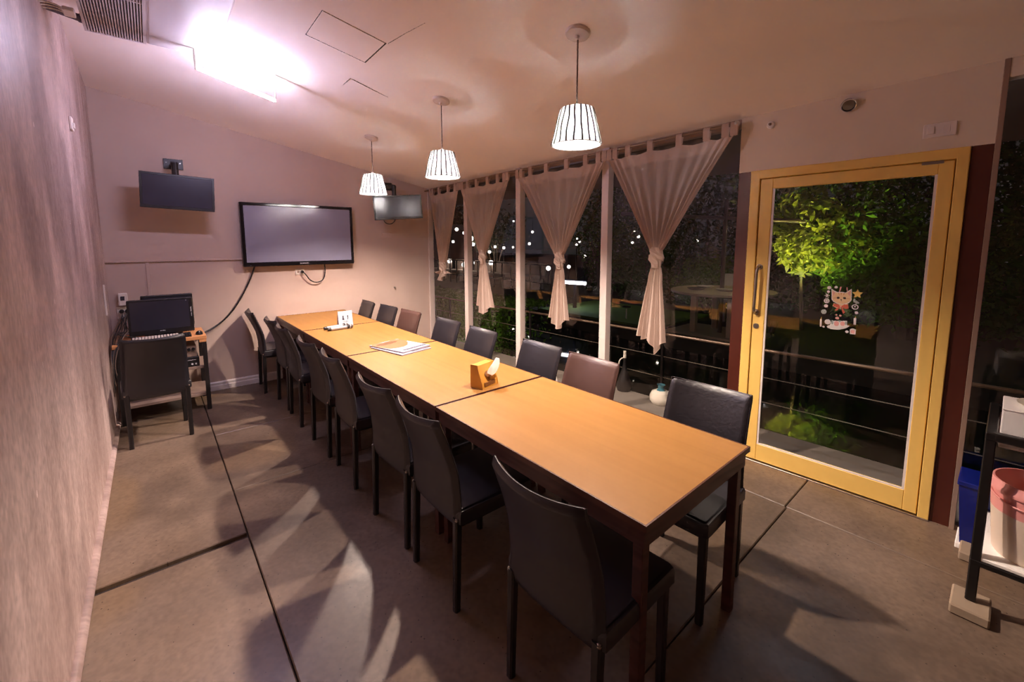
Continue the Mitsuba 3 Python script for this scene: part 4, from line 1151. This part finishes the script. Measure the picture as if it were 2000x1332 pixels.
bush('garden_tree', 'leafy tree in the third window, dotted with lights', 11.2, 8.6, 2.2, 1.5, 1.5, 1.5, 2600, 0.08, 'leaf_green', 17, cat_='tree')
bush('garden_tree', 'bare branching tree with pale trunks in the second window', 11.5, 14.6, 2.1, 1.4, 1.4, 1.4, 900, 0.10, 'leaf_grey', 18, cat_='tree')
bush('garden_tree', 'dark tree behind the white terrace in the far left window', 16.8, 26.5, 3.6, 2.2, 2.6, 2.6, 2200, 0.14, 'leaf_dark', 19, cat_='tree')
bush('fern_basket', 'pale drooping fern hanging outside at the top of the door', 4.3, 1.32, 2.25, 0.17, 0.17, 0.22, 800, 0.035, 'leaf_grey', 20, trunk=False, cat_='fern', clumps=10, z0=1.9)
obj('hanger', cyl([4.3, 1.32, 2.25], [4.3, 1.32, 2.50], 0.004, 6), 'black_steel', 'fern_basket')
r = np.random.default_rng(30)
for i, (y0, y1, lab) in enumerate(((-5.5, 0.5, 'tall dark hedge wall at the back of the garden, right part'), (0.5, 4.2, 'tall dark hedge wall at the back of the garden, middle part'), (4.2, 9.5, 'tall dark hedge wall at the back of the garden, left part'))):
    p = thing('garden_hedge', lab, 'hedge')
    n = int(1500 * (y1 - y0))
    P = np.c_[r.uniform(11.2, 12.0, n), r.uniform(y0, y1, n), r.uniform(0, 1, n) ** 0.9 * 3.9]
    P[:, 2] *= 0.88 + 0.12 * np.sin(P[:, 1] * 1.7)
    obj('foliage', leaves(P, r.normal(size=(n, 3)) + np.array([-0.8, 0, 0.5]), 0.085, r), 'leaf_dark', p, kind='stuff')
    obj('stem', cat(*[tube([[11.7, y, -0.06], [11.75, y + 0.1, 2.6]], [0.05, 0.02], 6) for y in np.arange(y0 + 0.4, y1, 0.8)]), 'bark', p)
r = np.random.default_rng(31)
for i, (s0, s1, lab) in enumerate(((4.7, 6.6, 'dark clipped hedge beyond the railing, nearer half'), (6.6, 9.6, 'dark clipped hedge beyond the railing, farther half'))):
    p = thing('garden_hedge', lab, 'hedge', 'hedge beyond the railing')
    n = 5200
    P = np.c_[r.uniform(0.78, 1.75, n), r.uniform(s0, s1, n), r.uniform(-0.2, 0.62, n)]
    face = r.integers(0, 3, n)
    P[face == 0, 0] = 0.78 + 0.05 * r.random((face == 0).sum())
    P[face == 1, 2] = 0.60 + 0.06 * r.random((face == 1).sum())
    obj('foliage', W(leaves(P, r.normal(size=(n, 3)) + np.array([-0.6, 0, 0.6]), 0.045, r)), 'leaf_green', p, kind='stuff')
    obj('stem', W(cat(*[tube([[1.2, s, -0.3], [1.2 + 0.1 * math.sin(7 * s), s + 0.05, 0.3]], [0.02, 0.012], 6) for s in np.arange(s0 + 0.2, s1, 0.3)])), 'bark', p)

# garden table with a post, on the far bank
p = thing('garden_table', 'round pale stone garden table with plates across the pond', 'table')
gx, gy = 7.85, 3.35
obj('top', lathe([(0, 0.68), (0.80, 0.68), (0.86, 0.70), (0.86, 0.735), (0.80, 0.75), (0, 0.75)], 40, (gx, gy, 0)), 'stone_table', p, smooth=30)
for i, a in enumerate((0.6, 2.2, 3.9, 5.4)):
    obj('leg', box(gx + 0.45 * math.cos(a) - 0.05, gx + 0.45 * math.cos(a) + 0.05, gy + 0.45 * math.sin(a) - 0.05, gy + 0.45 * math.sin(a) + 0.05, -0.05, 0.68, 0.006), 'stone_table', p)
obj('foot_slab', box(gx - 0.5, gx + 0.6, gy - 0.7, gy + 0.8, -0.10, -0.04, 0.01), 'stone_table', p)
p = thing('umbrella_post', 'dark pole standing through the garden table', 'pole')
obj('pole', cyl([gx, gy, -0.3], [gx, gy, 2.35], 0.035, 12), 'bark', p, smooth=40)
obj('crossbar', tube([[gx - 1.2, gy + 1.35, 2.12], [gx + 0.9, gy - 1.0, 1.95]], 0.035, 10), 'bark', p, smooth=40)
for i, (dx, dy, nm) in enumerate(((-0.35, 0.30, 'tray_of_food'), (-0.2, -0.15, 'garden_plate'), (0.1, 0.35, 'garden_plate'))):
    p = thing(nm, ['dark dish on the left of the garden table', 'pale plate on the near edge of the garden table', 'pale plate at the back of the garden table'][i], 'dish')
    obj('dish', lathe([(0, 0), (0.10, 0), (0.16, 0.03), (0.15, 0.034), (0, 0.012)], 24, (gx + dx, gy + dy, 0.75)), 'ceramic' if i else 'bark', p, smooth=40)
p = thing('garden_chair', 'small pale chair behind the garden table', 'chair')
obj('seat', box(gx + 0.9, gx + 1.3, gy + 0.1, gy + 0.5, 0.40, 0.45, 0.01), 'far_white', p)
obj('back', box(gx + 1.27, gx + 1.31, gy + 0.1, gy + 0.5, 0.45, 0.95, 0.01), 'far_white', p)
for sx in (0.93, 1.27):
    for sy in (0.13, 0.47):
        obj('leg', box(gx + sx - 0.02, gx + sx + 0.02, gy + sy - 0.02, gy + sy + 0.02, -0.06, 0.40), 'far_white', p)

p = thing('post_lamp', 'small yellowish lamp at the end of the crossbar over the garden table', 'lamp')
lx, ly, lz = gx + 0.22, gy - 0.25, 1.93
obj('shade', lathe([(0.02, 0.06), (0.05, 0.05), (0.09, 0.0), (0.085, 0.0), (0.045, 0.045), (0.0, 0.05)], 20, (lx, ly, lz)), 'black_steel', p, smooth=40)
k = new_key('bulb', p)
scene[k] = {**mikit.ply(ball([lx, ly, lz + 0.005], 0.03, 2), 'white_plastic', smooth=True), 'emitter': glow(190.0, [1.0, 0.92, 0.45], 1.0)}

# things on the deck outside
p = thing('ceramic_jar', 'white round ceramic jar with teal mouth outside the window', 'jar')
jc = (3.80, 2.16, 0.0)
obj('body', lathe([(0, 0), (0.085, 0), (0.105, 0.03), (0.108, 0.07), (0.09, 0.115), (0.05, 0.135), (0.045, 0.13), (0, 0.12)], 32, jc), 'ceramic', p, smooth=40)
obj('mouth', lathe([(0.043, 0.125), (0.028, 0.15), (0.028, 0.175), (0.04, 0.19), (0.036, 0.19), (0.022, 0.175), (0.022, 0.14)], 24, jc), 'teal_glaze', p, smooth=40)
p = thing('leaning_board', 'small white board leaning outside behind the chairs', 'board')
pm = box(3.86, 3.875, 4.28, 4.40, 0.0, 0.26, 0.003)
obj('board', pm, 'sticker_white', p)
p = thing('folded_sign', 'white triangular folded board standing between two window chairs', 'sign')
obj('board', hull([[3.10, 2.93, 0.0], [3.10, 3.07, 0.0], [3.16, 2.93, 0.0], [3.16, 3.07, 0.0], [3.128, 2.985, 0.36], [3.128, 3.015, 0.36]]), 'sticker_white', p)
p = thing('swan_fountain', 'dark garden fountain with a white curved spout outside the window', 'fountain')
fx0, fy0 = 3.84, 2.62
obj('base', lathe([(0, 0), (0.07, 0), (0.085, 0.05), (0.06, 0.14), (0.03, 0.22), (0.016, 0.30), (0.014, 0.36), (0, 0.36)], 24, (fx0, fy0, 0)), 'black_steel', p, smooth=40)
obj('spout', cat(cyl([fx0, fy0, 0.36], [fx0, fy0, 0.40], 0.017, 12), cyl([fx0, fy0, 0.405], [fx0, fy0, 0.435], 0.016, 12)), 'ceramic', p, smooth=40)
obj('pipe', tube(spline([[fx0 - 0.01, fy0 + 0.01, 0.36], [fx0 - 0.03, fy0 + 0.035, 0.34], [fx0 - 0.035, fy0 + 0.05, 0.28], [fx0 - 0.05, fy0 + 0.075, 0.22]], 20), 0.007, 8), 'ceramic', p, smooth=True)

# terrace far away on the left: pavilion, white furniture, fence
p = thing('garden_pavilion', 'grey pavilion with a pale roof far behind the left windows', 'pavilion')
obj('wall', box(11.0, 14.0, 19.5, 22.5, -0.06, 2.3), 'far_wall', p)
obj('roof', box(10.7, 14.3, 18.9, 22.8, 2.3, 2.55), 'far_roof', p)
for x, y in ((10.8, 19.0), (10.8, 22.6)):
    obj('post', box(x - 0.07, x + 0.07, y - 0.07, y + 0.07, -0.06, 2.3), 'far_white', p)
for i in range(5):
    y = 10.8 + i * 1.55
    p = thing('terrace_bench', 'white terrace bench under the globe lights, behind the black fence', 'bench', 'white benches on the far terrace')
    obj('seat', box(10.2, 10.8, y, y + 1.2, 0.30, 0.42, 0.02), 'far_white', p)
    obj('back', box(10.75, 10.85, y, y + 1.2, 0.42, 0.85, 0.02), 'far_white', p)
    obj('leg', box(10.25, 10.75, y + 0.05, y + 0.15, -0.06, 0.30), 'far_white', p)
    obj('leg', box(10.25, 10.75, y + 1.05, y + 1.15, -0.06, 0.30), 'far_white', p)
p = thing('terrace_fence', 'black fence in front of the white terrace benches', 'fence')
obj('rail', box(9.75, 9.80, 9.5, 22, 0.86, 0.90), 'black_steel', p)
obj('rail', box(9.75, 9.80, 9.5, 22, 0.26, 0.29), 'black_steel', p)
for i in range(26):
    obj('picket', box(9.755, 9.795, 9.5 + 0.5 * i - 0.015, 9.5 + 0.5 * i + 0.015, -0.06, 0.88), 'black_steel', p)
# globe lights on the terrace
GL = [(892, 448, 3.5), (906, 455, 3), (919, 466, 6), (924, 477, 4), (885, 472, 3), (967, 482, 3), (984, 484, 3), (1002, 483, 2.2), (956, 492, 3.2), (928, 513, 3.2), (959, 513, 4.8), (878, 510, 4.2), (906, 517, 4.5), (1003, 432, 2), (1040, 453, 2.5), (1034, 476, 3),
      (1071, 524, 4.6), (1111, 521, 3.6), (1142, 501, 3.2), (1127, 466, 2), (1132, 472, 2.2), (1126, 478, 2.2), (1157, 471, 1.8), (1235, 474, 2.4), (1247, 462, 3), (1240, 452, 2), (1362, 470, 2.4), (1292, 493, 3)]
GY = [16, 16.5, 15, 15.2, 17, 14, 14, 13.6, 14.5, 15.4, 13.8, 17, 15.8, 13, 12.2, 12.5, 11.6, 10.8, 10.2, 9.9, 9.8, 9.9, 9.2, 7.0, 6.9, 7.0, 5.6, 6.6]
Mc = np.stack([math.cos(ROLL) * _r + math.sin(ROLL) * _d, _d2, _f])
gk = thing('globe_light_string', 'thin dark wire carrying the globe lights over the terrace', 'wire')
gpts = []
for (px, py, pr_), gy_ in zip(GL, GY):
    d = Mc.T @ np.array([(px - CX) / F, (py - CY) / F, 1])
    q = EYE + d * gy_ / d[1]
    depth = (q - EYE) @ _f
    rad = max(0.03, pr_ * depth / F)
    gpts.append((q, rad))
hi = sorted([q for q, r_ in gpts if q[2] > 1.9], key=lambda v: v[1])
obj('wire', tube(spline([hi[0] + [0, -1, 0.4]] + [v + [0, 0, 0.06] for v in hi if True][::4] + [hi[-1] + [0, 1, 0.4]], 60), 0.008, 5), 'black_steel', gk)
for i, (q, rad) in enumerate(gpts):
    k = new_key('globe_light')
    scene[k] = {**mikit.ply(ball(q, rad, 2), 'white_plastic', smooth=True), 'emitter': glow(4.0, [1.0, 0.86, 0.72], 0.04)}
    tag(k, 'small glowing globe light in the night garden', 'light', 'globe lights in the garden')
    if q[2] > 1.55:
        obj('cord', cyl(q + [0, 0, rad * 0.9], q + [0, 0, rad + 0.5], 0.006, 5), 'black_steel', k)
    else:
        obj('post', cyl(q - [0, 0, rad * 0.9], [q[0], q[1], -0.3], 0.018, 6), 'black_steel', k)
# blue white flood lamp across the pond
p = thing('flood_lamp', 'long blue white flood lamp glowing across the pond', 'lamp')
k = new_key('tube', p)
scene[k] = {**mikit.ply(cyl([8.12, 6.72, 0.60], [7.98, 7.36, 0.60], 0.045, 14), 'white_plastic', smooth=50), 'emitter': glow(9.0, [0.85, 0.88, 1.0], 0.6)}
obj('post', box(8.06, 8.12, 7.0, 7.06, -0.36, 0.56), 'black_steel', p)
obj('bracket', tube([[8.14, 6.70, 0.66], [8.0, 7.38, 0.66]], 0.03, 8), 'black_steel', p)
scene['flood_lamp_beam'] = {'type': 'point', 'sampling_weight': 0.6, 'position': [7.7, 6.9, 0.55], 'intensity': rgb([0.12, 0.18, 0.42])}
# yellow path lamp on the lawn
p = thing('path_lamp', 'short path lamp lighting a yellow green patch of lawn', 'lamp')
obj('stem', cyl([7.75, 5.28, -0.06], [7.75, 5.28, 0.18], 0.015, 8), 'far_white', p)
obj('cap', lathe([(0.0, 0.22), (0.09, 0.20), (0.09, 0.185), (0, 0.19)], 20, (7.75, 5.28, 0.03)), 'black_steel', p)
scene['path_lamp_light'] = {'type': 'point', 'sampling_weight': 0.6, 'position': [7.75, 5.28, 0.17], 'intensity': rgb([2.4, 2.2, 0.8])}
obj('lawn_patch', box(7.34, 9.6, 4.35, 7.6, -0.08, -0.035), 'lawn', None, 'lit patch of lawn by the pond', 'lawn', kind='structure')
# spot lamp lighting the tree behind the door
p = thing('garden_spotlight', 'ground spotlight shining into the tree behind the door', 'lamp')
obj('can', tube([[8.30, 2.66, 0.0], [8.38, 2.645, 0.20]], [0.05, 0.06], 14), 'black_steel', p)
obj('spike', cyl([8.31, 2.655, -0.3], [8.31, 2.655, 0.02], 0.012, 8), 'black_steel', p)
scene['garden_spotlight_beam'] = {'type': 'spot', 'sampling_weight': 1.0, 'to_world': T().look_at(origin=[8.40, 2.64, 0.26], target=[9.05, 2.5, 1.75], up=[0, 0, 1]), 'cutoff_angle': 42, 'beam_width': 16, 'intensity': rgb([90.0, 84.0, 24.0])}
# tube light under the eave outside, above the door
p = thing('eave_light', 'white tube light under the eave outside the door', 'light')
k = new_key('tube', p)
scene[k] = {**mikit.ply(W(cyl([1.0, 0.62, 2.135], [1.0, 1.18, 2.135], 0.014, 12)), 'white_plastic', smooth=50), 'emitter': glow(60.0, [0.85, 0.85, 1.0], 2.0)}
obj('housing', W(cat(box(0.975, 1.025, 0.58, 1.22, 2.15, 2.19, 0.004), box(0.99, 1.01, 0.62, 0.66, 2.18, 2.32), box(0.99, 1.01, 1.14, 1.18, 2.18, 2.32))), 'white_plastic', p)
